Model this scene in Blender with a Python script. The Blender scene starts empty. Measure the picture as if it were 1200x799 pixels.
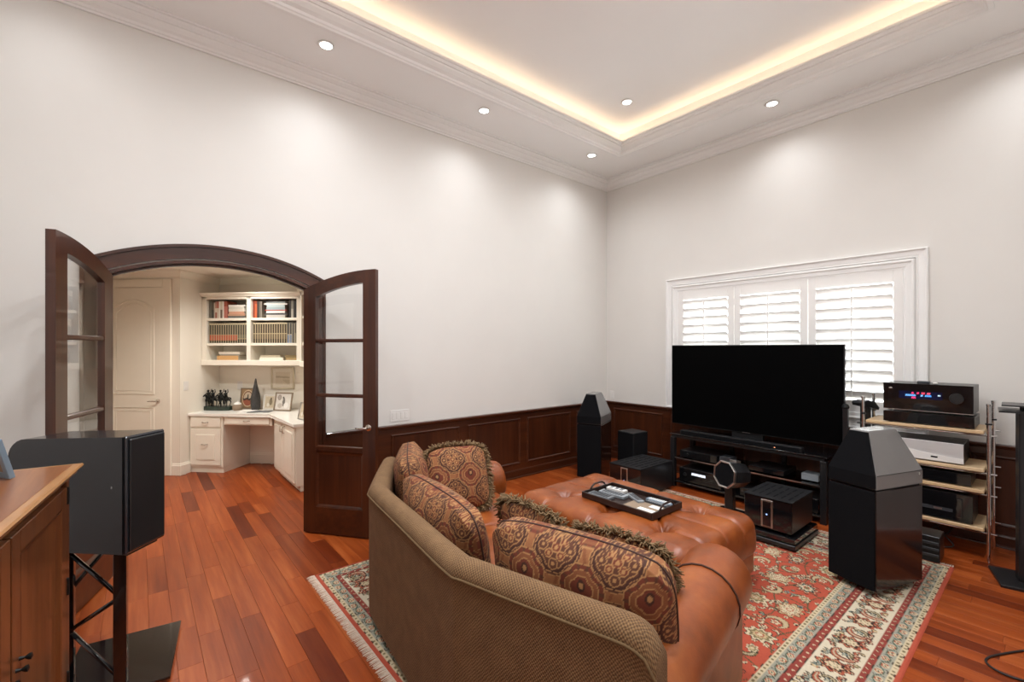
import bpy, bmesh, math, random
import numpy as np
from mathutils import Vector, Matrix

random.seed(7)
SC = bpy.context.scene
COL = SC.collection
R = math.radians

# ------------------------------------------------------------------ camera, world, exposure
cam_data = bpy.data.cameras.new('camera')
cam = bpy.data.objects.new('camera', cam_data)
COL.objects.link(cam)
cam.location = (-5.37, -4.28, 1.60)
cam.rotation_euler = (R(90), 0, R(50.42 - 90))
cam_data.sensor_width = 36.0
cam_data.lens = 529.0 / 1200.0 * 36.0
cam_data.shift_y = 8.5 / 1200.0
cam_data.clip_start = 0.02
SC.camera = cam

world = bpy.data.worlds.new('daylight'); SC.world = world
world.use_nodes = True
bgn = world.node_tree.nodes['Background']
bgn.inputs[0].default_value = (0.93, 0.97, 1.0, 1)
bgn.inputs[1].default_value = 9.0
SC.view_settings.view_transform = 'Standard'
SC.view_settings.look = 'None'
SC.view_settings.gamma = 1.0
SC.view_settings.exposure = 0.0
SC.view_settings.use_curve_mapping = False

SPOT_W = 33.0        # soffit downlights
TRAY_W = 127.0       # upper tray downlights, most of them unseen and added
HALL_W = 64.0  # added hall lights
COVE_E = 6.0
LOUV = -52.0         # tilt of the shutter louvers

# ------------------------------------------------------------------ colour + material helpers
def lin1(c):
    return c / 12.92 if c <= 0.04045 else ((c + 0.055) / 1.055) ** 2.4
def H(h):
    h = h.lstrip('#')
    return tuple(lin1(int(h[i:i+2], 16) / 255.0) for i in (0, 2, 4))
def linarr(a):
    a = np.asarray(a, dtype=np.float64)
    return np.where(a <= 0.04045, a / 12.92, ((a + 0.055) / 1.055) ** 2.4)

MATS = {}
class NT:
    def __init__(self, name):
        self.m = bpy.data.materials.new(name); self.m.use_nodes = True
        self.t = self.m.node_tree; self.n = self.t.nodes
        self.b = self.n['Principled BSDF']; self.out = self.n['Material Output']
        MATS[name] = self.m
    def node(self, kind, **kw):
        nd = self.n.new(kind)
        for k, v in kw.items(): setattr(nd, k, v)
        return nd
    def link(self, a, b): self.t.links.new(a, b)
    def noise(self, vec, scale, detail=3, rough=.5):
        nd = self.node('ShaderNodeTexNoise'); nd.inputs['Scale'].default_value = scale
        nd.inputs['Detail'].default_value = detail; nd.inputs['Roughness'].default_value = rough
        if vec is not None: self.link(vec, nd.inputs['Vector'])
        return nd
    def mapping(self, src, scale=(1,1,1), loc=(0,0,0)):
        mp = self.node('ShaderNodeMapping'); mp.inputs['Scale'].default_value = scale
        mp.inputs['Location'].default_value = loc
        self.link(src, mp.inputs['Vector']); return mp.outputs[0]
    def ramp(self, fac, stops):
        r = self.node('ShaderNodeValToRGB'); el = r.color_ramp.elements
        while len(el) < len(stops): el.new(0.5)
        for e, (p, c) in zip(el, stops):
            e.position = p; e.color = (*c, 1)
        self.link(fac, r.inputs[0]); return r.outputs[0]
    def mix(self, fac, a, b, mode='MIX'):
        mx = self.node('ShaderNodeMix', data_type='RGBA', blend_type=mode)
        for sock, v in ((mx.inputs[0], fac), (mx.inputs[6], a), (mx.inputs[7], b)):
            if isinstance(v, (int, float)): sock.default_value = v
            elif isinstance(v, tuple): sock.default_value = (*v, 1) if len(v) == 3 else v
            else: self.link(v, sock)
        return mx.outputs[2]
    def math(self, op, a, b=0.0):
        md = self.node('ShaderNodeMath', operation=op)
        for sock, v in ((md.inputs[0], a), (md.inputs[1], b)):
            if isinstance(v, (int, float)): sock.default_value = v
            else: self.link(v, sock)
        return md.outputs[0]
    def bump(self, h, strength=.2, dist=.01):
        bp = self.node('ShaderNodeBump'); bp.inputs['Strength'].default_value = strength
        bp.inputs['Distance'].default_value = dist
        self.link(h, bp.inputs['Height']); self.link(bp.outputs[0], self.b.inputs['Normal'])
    def set(self, col=None, rough=None, metal=None, coat=None, spec=None):
        b = self.b
        if col is not None:
            if isinstance(col, tuple): b.inputs['Base Color'].default_value = (*col, 1)
            else: self.link(col, b.inputs['Base Color'])
        if rough is not None: b.inputs['Roughness'].default_value = rough
        if metal is not None: b.inputs['Metallic'].default_value = metal
        if coat is not None:
            b.inputs['Coat Weight'].default_value = coat; b.inputs['Coat Roughness'].default_value = .05
        if spec is not None: b.inputs['Specular IOR Level'].default_value = spec
        return self
    def pos(self): return self.node('ShaderNodeNewGeometry').outputs['Position']
    def obj(self): return self.node('ShaderNodeTexCoord').outputs['Object']
    def uv(self): return self.node('ShaderNodeTexCoord').outputs['UV']
    def attr(self, n):
        a = self.node('ShaderNodeAttribute'); a.attribute_name = n; return a.outputs['Color']

def simple(name, col, rough=.5, metal=0, coat=None, spec=None, var=0.06, vs=6.0, bump=0, bs=60):
    n = NT(name); n.set(rough=rough, metal=metal, coat=coat, spec=spec)
    p = n.pos(); nz = n.noise(p, vs, 3)
    d = tuple(c * (1 - var) for c in col); u = tuple(min(1, c * (1 + var)) for c in col)
    n.set(col=n.ramp(nz.outputs[0], [(.3, d), (.7, u)]))
    if bump: n.bump(n.noise(p, bs, 2).outputs[0], bump, .004)
    return n.m

simple('wall_paint', H('#e3dfd9'), .75, var=.012, vs=2.5, bump=.04, bs=90)
simple('ceiling_paint', H('#f7f5f2'), .8, var=.01, vs=2)
simple('trim_white', H('#f3f1ee'), .6, spec=.3, var=.01)
simple('shutter_white', H('#f1eeea'), .38, var=.008)
simple('hall_paint', H('#efe8db'), .7, var=.012, vs=2)
simple('cabinet_cream', H('#f1ebdd'), .38, var=.012)
simple('counter_white', H('#f6f3ec'), .22, var=.01)
simple('black_gloss', (.006, .006, .007), .07, coat=.6, var=.1)
simple('black_satin', (.012, .012, .013), .32, var=.1)
simple('black_matte', (.008, .008, .009), .7, spec=.25, var=.15, vs=20)
simple('black_cloth', (.005, .005, .006), .95, spec=.12, var=.25, vs=180, bump=.15, bs=300)
simple('charcoal_gloss', (.02, .022, .026), .16, coat=.35, var=.06)
simple('dark_wine_gloss', (.016, .008, .007), .14, coat=.25, var=.15, vs=3)
simple('graphite_paint', (.19, .185, .18), .25, coat=.4, var=.03)
simple('silver', (.62, .61, .6), .28, metal=1.0, var=.03)
simple('brushed_silver', (.66, .65, .64), .45, metal=.35, var=.03)
simple('chrome', (.75, .75, .75), .12, metal=1.0, var=.02)
simple('nickel', (.62, .58, .53), .26, metal=1.0, var=.03)
simple('bronze_badge', (.30, .22, .18), .3, metal=.8, var=.05)
simple('screen_black', (.0008, .0008, .0009), .6, spec=.04, var=.02)
simple('white_plastic', H('#e8e5e0'), .4, var=.01)
simple('grey_plastic', H('#8d9296'), .45, var=.04)
simple('mid_grey_plastic', H('#6a6d70'), .5, var=.05)
simple('dark_grey_plastic', H('#34363a'), .5, var=.05)
simple('paper', H('#efece6'), .8, var=.02)
simple('kraft', H('#8d7a66'), .8, var=.05)
simple('tray_wood', H('#2a1b16'), .4, var=.15, vs=12)
simple('bronze_dark', (.018, .019, .017), .42, metal=.55, var=.3, vs=40)
simple('green_marble', H('#26332b'), .25, var=.35, vs=25)
simple('slate_ceramic', H('#3b3a3a'), .4, var=.25, vs=30, bump=.2, bs=120)
simple('frame_wood_grey', H('#8b7a66'), .5, var=.12, vs=30)
simple('frame_silver_blue', H('#7f93a3'), .3, metal=.4, var=.05)
simple('rubber_cable', (.012, .011, .011), .55, var=.1)
simple('fringe_thread', H('#7b6242'), .85, var=.35, vs=60)
simple('piping_dark', H('#3c1f14'), .75, var=.15, vs=40)
simple('ledge_wood_light', H('#a9784a'), .3, coat=.4, var=.08, vs=8)
simple('frame_pale', H('#cfc3ab'), .5, var=.05)

def wood(name, c1, c2, c3, rough, axis='y', scale=1.0, coat=.15, use_tone=False, bumpy=.05):
    n = NT(name); n.set(rough=rough, coat=coat)
    src = n.pos()
    if use_tone:
        sep = n.node('ShaderNodeSeparateColor'); n.link(n.attr('tone'), sep.inputs[0])
        cmb = n.node('ShaderNodeCombineXYZ')
        n.link(n.math('MULTIPLY', sep.outputs[1], 37.0), cmb.inputs[0])
        n.link(n.math('MULTIPLY', sep.outputs[2], 51.0), cmb.inputs[1])
        add = n.node('ShaderNodeVectorMath', operation='ADD')
        n.link(src, add.inputs[0]); n.link(cmb.outputs[0], add.inputs[1]); src = add.outputs[0]
    s = {'x': (1.2, 22, 22), 'y': (22, 1.2, 22), 'z': (22, 22, 1.2)}[axis]
    v = n.mapping(src, tuple(k * scale for k in s))
    g = n.noise(v, 1.0, 5, .62)
    s2 = {'x': (.5, 7, 7), 'y': (7, .5, 7), 'z': (7, 7, .5)}[axis]
    g2 = n.noise(n.mapping(src, tuple(k * scale for k in s2)), 1.0, 3, .5)
    fac = n.math('ADD', n.math('MULTIPLY', g.outputs[0], .6), n.math('MULTIPLY', g2.outputs[0], .4))
    col = n.ramp(fac, [(.34, c1), (.5, c2), (.66, c3)])
    if use_tone:
        dark = n.mix(1.0, col, (.42, .30, .25), 'MULTIPLY')
        light = n.mix(1.0, col, (1.12, 1.14, 1.1), 'MULTIPLY')
        col = n.mix(sep.outputs[0], light, dark)
    n.set(col=col)
    n.bump(g.outputs[0], bumpy, .002)
    return n.m
wood('floor_wood', H('#7d3411'), H('#944319'), H('#aa5a2c'), .38, 'y', 1.0, .04, True, .03)
MATS['floor_wood'].node_tree.nodes['Principled BSDF'].inputs['Specular IOR Level'].default_value = .22
wood('floor_wood_far', H('#743617'), H('#8f4a27'), H('#a7603a'), .27, 'y', 1.0, .25, False, .03)
wood('dark_wood', H('#34160a'), H('#43200f'), H('#532a15'), .3, 'z', 1.0, .3)
wood('dark_wood_h', H('#34160a'), H('#43200f'), H('#532a15'), .3, 'x', 1.0, .3)
wood('dark_wood_y', H('#34160a'), H('#43200f'), H('#532a15'), .3, 'y', 1.0, .3)
wood('cherry', H('#4c2712'), H('#63371b'), H('#7a4926'), .32, 'z', .9, .25)
wood('cherry_y', H('#6d3d1f'), H('#84502c'), H('#9c653c'), .3, 'y', .9, .3)
wood('maple', H('#c9a67a'), H('#d8b88e'), H('#e3c8a2'), .4, 'y', .8, .1)

# leather
n = NT('leather'); n.set(rough=.36, coat=.05)
p = n.pos(); a = n.noise(p, 5, 4, .6); b2 = n.noise(p, 130, 3, .6)
n.set(col=n.ramp(a.outputs[0], [(.28, H('#6c330e')), (.5, H('#894317')), (.72, H('#a05826'))]))
n.bump(b2.outputs[0], .16, .002)
# woven upholstery, uses UV in metres
n = NT('woven'); n.set(rough=.9)
uv = n.uv(); sx = n.node('ShaderNodeSeparateXYZ'); n.link(uv, sx.inputs[0])
nzw = n.noise(uv, 60, 2)
su = n.math('SINE', n.math('ADD', n.math('MULTIPLY', sx.outputs[0], 520.0), n.math('MULTIPLY', nzw.outputs[0], 5.0)))
sv = n.math('SINE', n.math('ADD', n.math('MULTIPLY', sx.outputs[1], 470.0), n.math('MULTIPLY', nzw.outputs[0], 3.0)))
w = n.math('ADD', n.math('MULTIPLY', n.math('MULTIPLY', su, sv), .30), .5)
w2 = n.math('ADD', w, n.math('MULTIPLY', n.math('SUBTRACT', n.noise(uv, 14, 3).outputs[0], .5), .35))
n.set(col=n.ramp(w2, [(.2, H('#4e361f')), (.5, H('#725435')), (.8, H('#8c6c48'))]))
n.bump(w, .8, .004)
# printed / woven colour attribute
for nm, rg, bp, bsz in (('print_matte', .8, 0, 0), ('print_cloth', .88, .25, 260), ('rug_pile', .97, .5, 240), ('print_gloss', .3, 0, 0)):
    n = NT(nm); n.set(rough=rg, spec=.2 if nm == 'rug_pile' else None)
    col = n.attr('Col')
    nz = n.noise(n.pos(), 90, 2)
    n.set(col=n.mix(.22, col, n.mix(1.0, col, nz.outputs[0], 'MULTIPLY')))
    if bp: n.bump(n.noise(n.pos(), bsz, 2).outputs[0], bp, .004)
# display
n = NT('display_glow'); n.set(col=(.002, .004, .012), rough=.1)
n.link(n.attr('Col'), n.b.inputs['Emission Color']); n.b.inputs['Emission Strength'].default_value = 1.6
# glass
def glassmat(name, tint, ior=1.5, boost=1.0):
    n = NT(name); t = n.t
    tr = n.node('ShaderNodeBsdfTransparent'); tr.inputs[0].default_value = (*tint, 1)
    gl = n.node('ShaderNodeBsdfGlossy'); gl.inputs['Roughness'].default_value = .01
    fr = n.node('ShaderNodeFresnel'); fr.inputs[0].default_value = ior
    mx = n.node('ShaderNodeMixShader')
    front = n.math('SUBTRACT', 1.0, n.node('ShaderNodeNewGeometry').outputs['Backfacing'])
    n.link(n.math('MULTIPLY', n.math('MULTIPLY', fr.outputs[0], boost), front), mx.inputs[0]); n.link(tr.outputs[0], mx.inputs[1]); n.link(gl.outputs[0], mx.inputs[2])
    n.link(mx.outputs[0], n.out.inputs[0]); n.n.remove(n.b)
glassmat('pane_glass', (.98, .985, .98), 1.5, 1.8)
glassmat('smoked_glass', (.16, .16, .17), 1.5, 1.0)
def emis(name, col, e):
    n = NT(name); n.set(col=(.8, .8, .8), rough=.4)
    n.b.inputs['Emission Color'].default_value = (*col, 1); n.b.inputs['Emission Strength'].default_value = e
emis('lamp_lens', (1, .97, .93), 14.0)
emis('cove_led', (1, .74, .50), COVE_E)
emis('led_orange', (1, .25, .05), 3)
emis('led_blue', (.15, .35, 1), 2)
emis('display_white', (.75, .85, 1), .7)

# ------------------------------------------------------------------ mesh helpers
XF = {}
def thing(name, label, cat, loc=(0,0,0), rz=0.0, group=None, kind=None):
    o = bpy.data.objects.new(name, None); COL.objects.link(o)
    o.empty_display_size = .05
    o.location = loc; o.rotation_euler = (0, 0, rz)
    o['label'] = label; o['category'] = cat
    if group: o['group'] = group
    if kind: o['kind'] = kind
    XF[o.name] = (Matrix.Translation(loc) @ Matrix.Rotation(rz, 4, 'Z')).inverted()
    return o
def root_of(o):
    while o.parent: o = o.parent
    return o
def obj(name, bm, mat, parent=None, world=False, smooth=False, uvs=False):
    if parent is not None and world:
        x = XF.get(root_of(parent).name)
        if x is not None: bm.transform(x)
    bmesh.ops.recalc_face_normals(bm, faces=bm.faces[:])
    me = bpy.data.meshes.new(name); bm.to_mesh(me); bm.free()
    for mm in (mat if isinstance(mat, (list, tuple)) else [mat]): me.materials.append(MATS[mm])
    if smooth:
        me.polygons.foreach_set('use_smooth', [True] * len(me.polygons))
        if smooth == 'auto': me.set_sharp_from_angle(angle=R(40))
    o = bpy.data.objects.new(name, me); COL.objects.link(o)
    if parent is not None: o.parent = parent
    return o
def tag(o, label, cat=None, group=None, kind=None):
    o['label'] = label
    if cat: o['category'] = cat
    if group: o['group'] = group
    if kind: o['kind'] = kind
    return o
def struct(name, bm, mat, label, cat, smooth=False):
    o = obj(name, bm, mat, smooth=smooth); o['kind'] = 'structure'
    return tag(o, label, cat)
def NB(): return bmesh.new()
def box(bm, x0, x1, y0, y1, z0, z1, bev=0.0, seg=1, mtx=None, mi=0):
    vs = [bm.verts.new((x, y, z)) for x in (x0, x1) for y in (y0, y1) for z in (z0, z1)]
    fs = [(0,1,3,2), (4,6,7,5), (0,4,5,1), (2,3,7,6), (0,2,6,4), (1,5,7,3)]
    faces = [bm.faces.new([vs[i] for i in f]) for f in fs]
    for f in faces: f.material_index = mi
    if bev > 0:
        es = list({e for f in faces for e in f.edges})
        r = bmesh.ops.bevel(bm, geom=es, offset=bev, segments=seg, affect='EDGES', profile=.5)
        for f in r['faces']: f.material_index = mi
        vs = list({v for v in vs if v.is_valid} | {v for f in r['faces'] for v in f.verts})
    if mtx is not None: bmesh.ops.transform(bm, matrix=mtx, verts=[v for v in vs if v.is_valid])
    return bm
def B(*a, **k): return box(NB(), *a, **k)
def prism(bm, pts, c0, c1, f=lambda a, b, c: (a, b, c), bev=0):
    lo = [bm.verts.new(f(a, b, c0)) for a, b in pts]; hi = [bm.verts.new(f(a, b, c1)) for a, b in pts]
    k = len(pts)
    fl = bm.faces.new(lo); fh = bm.faces.new(hi[::-1])
    sides = [bm.faces.new((lo[i], lo[(i+1) % k], hi[(i+1) % k], hi[i])) for i in range(k)]
    if bev:
        es = list(set(fl.edges) | set(fh.edges))
        bmesh.ops.bevel(bm, geom=es, offset=bev, segments=2, affect='EDGES', profile=.5)
    return bm
def xz(a, b, c): return (a, c, b)
def yz(a, b, c): return (c, a, b)
def tube(bm, pts, r, n=8, closed=False, caps=True):
    pts = [Vector(p) for p in pts]; k = len(pts)
    rr = r if isinstance(r, (list, tuple)) else [r] * k
    rings = []; up = None
    for i in range(k):
        if closed: d = pts[(i+1) % k] - pts[i-1]
        else: d = pts[min(i+1, k-1)] - pts[max(i-1, 0)]
        d.normalize()
        if up is None:
            up = Vector((0, 0, 1)) if abs(d.z) < .9 else Vector((1, 0, 0))
        s = d.cross(up)
        if s.length < 1e-6: s = d.orthogonal()
        s.normalize(); up = s.cross(d).normalized()
        rings.append([bm.verts.new(pts[i] + (s * math.cos(2*math.pi*j/n) + up * math.sin(2*math.pi*j/n)) * rr[i]) for j in range(n)])
    for i in range(k if closed else k - 1):
        a, b = rings[i], rings[(i+1) % k]
        for j in range(n): bm.faces.new((a[j], a[(j+1) % n], b[(j+1) % n], b[j]))
    if caps and not closed:
        bm.faces.new(rings[0][::-1]); bm.faces.new(rings[-1])
    return bm
def lathe(bm, prof, n=24, c=(0,0,0), mtx=None, caps=True):
    rings = []; allv = []
    for r, z in prof:
        if r < 1e-6: ring = [bm.verts.new((c[0], c[1], c[2] + z))]
        else: ring = [bm.verts.new((c[0] + r*math.cos(2*math.pi*j/n), c[1] + r*math.sin(2*math.pi*j/n), c[2] + z)) for j in range(n)]
        rings.append(ring); allv += ring
    for a, b in zip(rings, rings[1:]):
        for j in range(n):
            q = [a[j % len(a)], a[(j+1) % len(a)], b[(j+1) % len(b)], b[j % len(b)]]
            u = list(dict.fromkeys(q))
            if len(u) > 2: bm.faces.new(u)
    for ring in (rings[0], rings[-1]):
        if caps and len(ring) > 2: bm.faces.new(ring)
    if mtx is not None: bmesh.ops.transform(bm, matrix=mtx, verts=allv)
    return bm
def ellip(bm, c, rad, mtx=None, u=10, v=7):
    M = Matrix.Translation(c) @ (mtx.to_4x4() if mtx is not None else Matrix()) @ Matrix.Diagonal((*rad, 1))
    bmesh.ops.create_uvsphere(bm, u_segments=u, v_segments=v, radius=1.0, matrix=M); return bm
def plan_offset(path, d, closed=False):
    """offset a plan polyline to its right-hand side by d, mitred"""
    k = len(path); out = []
    for i in range(k):
        p = Vector(path[i])
        if closed: a, b = Vector(path[i-1]), Vector(path[(i+1) % k])
        else: a, b = Vector(path[max(i-1, 0)]), Vector(path[min(i+1, k-1)])
        d1 = (p - a) if (p - a).length > 1e-9 else (b - p); d2 = (b - p) if (b - p).length > 1e-9 else (p - a)
        d1.normalize(); d2.normalize()
        n1 = Vector((d1.y, -d1.x)); n2 = Vector((d2.y, -d2.x)); m = n1 + n2; m.normalize()
        out.append(p + m * (d / max(.3, m.dot(n1))))
    return out
def sweep(bm, sec, path, closed=False, caps=True, uv=False, ring_closed=True):
    """sweep a closed section [(offset to the right, z)] along a plan path"""
    lay = bm.loops.layers.uv.verify() if uv else None
    offs = {}
    for o_, z in sec:
        if o_ not in offs: offs[o_] = plan_offset(path, o_, closed)
    k = len(path); rings = [[bm.verts.new((offs[o_][i].x, offs[o_][i].y, z)) for o_, z in sec] for i in range(k)]
    L = [0.0]
    for i in range(1, k + 1): L.append(L[-1] + (Vector(path[i % k]) - Vector(path[i-1])).length)
    V = [0.0]
    for j in range(1, len(sec) + 1):
        a, b = sec[j-1], sec[j % len(sec)]; V.append(V[-1] + math.hypot(a[0]-b[0], a[1]-b[1]))
    m = len(sec)
    for i in range(k if closed else k - 1):
        a, b = rings[i], rings[(i+1) % k]
        for j in range(m if ring_closed else m - 1):
            f = bm.faces.new((a[j], a[(j+1) % m], b[(j+1) % m], b[j]))
            if uv:
                for lp, q in zip(f.loops, ((L[i], V[j]), (L[i], V[j+1]), (L[i+1], V[j+1]), (L[i+1], V[j]))): lp[lay].uv = q
    if caps and not closed and ring_closed:
        for ring in (rings[0][::-1], rings[-1]):
            f = bm.faces.new(ring)
            if uv:
                for lp in f.loops: lp[lay].uv = (lp.vert.co.x + lp.vert.co.y, lp.vert.co.z)
    return bm
def paint(o, cols, name='Col', domain='POINT'):
    """cols: N x 3 sRGB 0..1 values for each vertex or corner"""
    a = o.data.color_attributes.new(name, 'FLOAT_COLOR', domain)
    c = np.ones((len(cols), 4), dtype=np.float32); c[:, :3] = linarr(cols)
    a.data.foreach_set('color', c.ravel())
def smoothpath(pts, per=8):
    pts = [Vector(p) for p in pts]; out = []
    P = [pts[0] * 2 - pts[1]] + pts + [pts[-1] * 2 - pts[-2]]
    for i in range(1, len(P) - 2):
        p0, p1, p2, p3 = P[i-1], P[i], P[i+1], P[i+2]
        for s in range(per):
            t = s / per
            out.append(.5 * ((2*p1) + (p2-p0)*t + (2*p0-5*p1+4*p2-p3)*t*t + (3*p1-p0-3*p2+p3)*t**3))
    out.append(pts[-1]); return out
def grid_obj(name, P, cols, mat, parent=None, smooth=True, flip=False, world=False):
    """P: rows x cols x 3 array -> grid mesh with a colour attribute"""
    h, w_ = P.shape[:2]
    co = P.reshape(-1, 3).copy()
    if parent is not None and world:
        x = XF.get(root_of(parent).name)
        if x is not None:
            mx = np.array(x); co = co @ mx[:3, :3].T + mx[:3, 3]
    idx = np.arange(h * w_).reshape(h, w_)
    q = np.stack([idx[:-1, :-1], idx[:-1, 1:], idx[1:, 1:], idx[1:, :-1]], -1).reshape(-1, 4)
    if flip: q = q[:, ::-1]
    me = bpy.data.meshes.new(name)
    me.vertices.add(len(co)); me.vertices.foreach_set('co', co.astype(np.float32).ravel())
    me.loops.add(q.size); me.loops.foreach_set('vertex_index', q.ravel().astype(np.int32))
    me.polygons.add(len(q)); me.polygons.foreach_set('loop_start', np.arange(0, q.size, 4, dtype=np.int32))
    me.update(calc_edges=True); me.validate()
    if smooth: me.polygons.foreach_set('use_smooth', [True] * len(me.polygons))
    me.materials.append(MATS[mat])
    o = bpy.data.objects.new(name, me); COL.objects.link(o)
    if parent is not None: o.parent = parent
    if cols is not None: paint(o, cols.reshape(-1, 3))
    return o
# ------------------------------------------------------------------ the room shell
RX0, RY0, HC, HT = -6.9, -4.66, 4.06, 4.32
TX0, TX1, TY0, TY1 = -6.2, -.64, -3.96, -.72          # tray opening
DXC = -4.87                                            # centre of the arched doorway
OC = Vector((-4.97, 2.76)); D1 = Vector((math.sqrt(.5), -math.sqrt(.5))); D2 = Vector((math.sqrt(.5), math.sqrt(.5)))
def nk(s, d): return OC + D1 * s + D2 * d              # nook coordinates -> plan
BL = nk(0, .67); RXW = -3.5; BR = (RXW, BL.y - (RXW - BL.x))
HALL_C = 2.58

# floor: slab + planks
fl = thing('floor', 'reddish brown hardwood plank floor running through the room and hall', 'floor', kind='structure')
bm = NB(); box(bm, RX0, 0, RY0, 0.0, -.06, -.02); box(bm, -6.2, RXW, 0.0, 4.0, -.06, -.02)
obj('subfloor', bm, 'floor_wood_far', fl)
def hall_lim(x):
    if x > RXW - .01 or x < -6.2: return 0.0
    if x > BL.x: return BL.y - (x - BL.x)
    if x > OC.x: return OC.y + (x - OC.x)
    return OC.y + (OC.x - x)
PW = .105; planks = []
i = 0; rg = random.Random(11)
while RX0 + PW * i < -0.001:
    x0 = RX0 + PW * i; x1 = min(0, x0 + PW); i += 1
    xm = (x0 + x1) / 2; ymax = hall_lim(xm) if (abs(xm - DXC) < .70) else 0.0
    ymin = RY0; y = ymin - rg.uniform(0, .7)
    segs = []
    while y < ymax:
        L = rg.choice((.38, .5, .62, .8, .95, 1.15, 1.4)) * rg.uniform(.9, 1.1)
        a, b = max(y, ymin), min(y + L, ymax)
        if b - a > .02: segs.append((a, b))
        y += L
    if -6.15 < xm < RXW and ymax == 0.0:
        y = .2; lim = hall_lim(xm)
        while y < lim:
            L = rg.uniform(.4, 1.2); a, b = y, min(y + L, lim)
            if b - a > .02: segs.append((a, b))
            y += L
    for a, b in segs:
        tone = rg.random()
        tone = rg.uniform(.62, 1.0) if tone > .87 else (rg.uniform(.28, .5) if tone > .6 else rg.uniform(0, .25))
        planks.append((x0, x1, a, b, tone, rg.random(), rg.random()))
fw = Vector((math.cos(R(50.42)), math.sin(R(50.42)))); rt = Vector((fw.y, -fw.x))
def vis_area(p):
    x, y = (p[0]+p[1])/2, (p[2]+p[3])/2
    if x > -4.40 and x < -.83 and p[2] > -3.78 and p[3] < -.97: return 0
    d = Vector((x + 5.37, y + 4.28)); t = d.dot(fw)
    if t < .8 or abs(d.dot(rt) / t) > 1.25: return .0001
    if y > 0.2 and not (-5.6 + .15*y < x < -3.9): return .00005
    return (p[1]-p[0]) * (p[3]-p[2]) / t**3
planks.sort(key=lambda p: -vis_area(p))
def plank_mesh(bm, p):
    g = .0004
    x0, x1, y0, y1 = p[0]+g, p[1]-g, p[2]+g, p[3]-g; c = .0008
    n0 = len(bm.verts)
    lo = [bm.verts.new(q) for q in ((x0,y0,-.02), (x1,y0,-.02), (x1,y1,-.02), (x0,y1,-.02))]
    mi = [bm.verts.new(q) for q in ((x0,y0,-c), (x1,y0,-c), (x1,y1,-c), (x0,y1,-c))]
    hi = [bm.verts.new(q) for q in ((x0+c,y0+c,0), (x1-c,y0+c,0), (x1-c,y1-c,0), (x0+c,y1-c,0))]
    bm.faces.new(hi)
    for a, b in ((lo, mi), (mi, hi)):
        for j in range(4): bm.faces.new((a[j], a[(j+1) % 4], b[(j+1) % 4], b[j]))
    return 12
def tone_attr(o, tones):
    a = o.data.color_attributes.new('tone', 'FLOAT_COLOR', 'POINT')
    c = np.ones((len(tones), 4), dtype=np.float32); c[:, :3] = tones; a.data.foreach_set('color', c.ravel())
for p in planks[:300]:
    bm = NB(); k = plank_mesh(bm, p); o = obj('plank', bm, 'floor_wood', fl); tone_attr(o, np.array([p[4:7]] * k))
bm = NB(); tn = []
for p in planks[300:]:
    k = plank_mesh(bm, p); tn += [p[4:7]] * k
o = obj('plank_field', bm, 'floor_wood', fl); o['kind'] = 'stuff'; tone_attr(o, np.array(tn))

# ceiling with tray
bm = NB()
def quad(bm, *p): bm.faces.new([bm.verts.new(q) for q in p])
for x0, x1, y0, y1 in ((RX0, 0, TY1, 0), (RX0, 0, RY0, TY0), (TX1, 0, TY0, TY1), (RX0, TX0, TY0, TY1)):
    box(bm, x0, x1, y0, y1, HC, HC + .03)
box(bm, TX0 - .03, TX1 + .03, TY0 - .03, TY1 + .03, HT, HT + .03)
for x0, x1, y0, y1 in ((TX0-.03, TX1+.03, TY1, TY1+.03), (TX0-.03, TX1+.03, TY0-.03, TY0), (TX1, TX1+.03, TY0, TY1), (TX0-.03, TX0, TY0, TY1)):
    box(bm, x0, x1, y0, y1, HC + .03, HT)
struct('ceiling', bm, 'ceiling_paint', 'off-white ceiling with a raised rectangular tray', 'ceiling')

# walls
def arch_pts(cz, r, hw, n=24): return [(DXC + hw * t, cz + math.sqrt(r*r - (hw*t)**2)) for t in [(-1 + 2*i/n) for i in range(n+1)]]
AZ, RI, HW = .66, 1.63, .70
def arched_wall(bm, y0, y1, xl, xr, top, r=RI, hw=HW):
    ap = arch_pts(AZ, r, hw)
    box(bm, xl, DXC - hw, y0, y1, 0, top); box(bm, DXC + hw, xr, y0, y1, 0, top)
    prism(bm, ap + [(DXC + hw, top), (DXC - hw, top)], y0, y1, xz)
bm = NB(); arched_wall(bm, 0, .1, RX0 - .1, .1, HC)
struct('wall_back', bm, 'wall_paint', 'warm white wall holding the arched double doorway', 'wall')
bm = NB(); arched_wall(bm, .1, .2, -6.2, RXW, HALL_C)
struct('wall_hall_front', bm, 'hall_paint', 'cream hall side of the arched doorway wall', 'wall')
WY0, WY1, WZ0, WZ1 = -3.475, -1.07, .93, 2.385
bm = NB()
box(bm, 0, .18, WY1, .0, 0, HC); box(bm, 0, .18, RY0, WY0, 0, HC); box(bm, 0, .18, WY0, WY1, 0, WZ0); box(bm, 0, .18, WY0, WY1, WZ1, HC)
struct('wall_right', bm, 'wall_paint', 'warm white wall with the shuttered window', 'wall')
struct('wall_left', B(RX0 - .1, RX0, RY0, 0, 0, HC), 'wall_paint', 'plain warm white wall beyond the sideboard', 'wall')
struct('wall_near', B(RX0 - .1, .18, RY0 - .1, RY0, 0, HC), 'wall_paint', 'plain warm white wall opposite the arched doorway', 'wall')
def wallseg(bm, a, b, th, z1):
    a, b = Vector(a), Vector(b); d = (b - a).normalized(); nrm = Vector((d.y, -d.x)) * th
    prism(bm, [a, b, b + nrm, a + nrm], -.02, z1)
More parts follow.
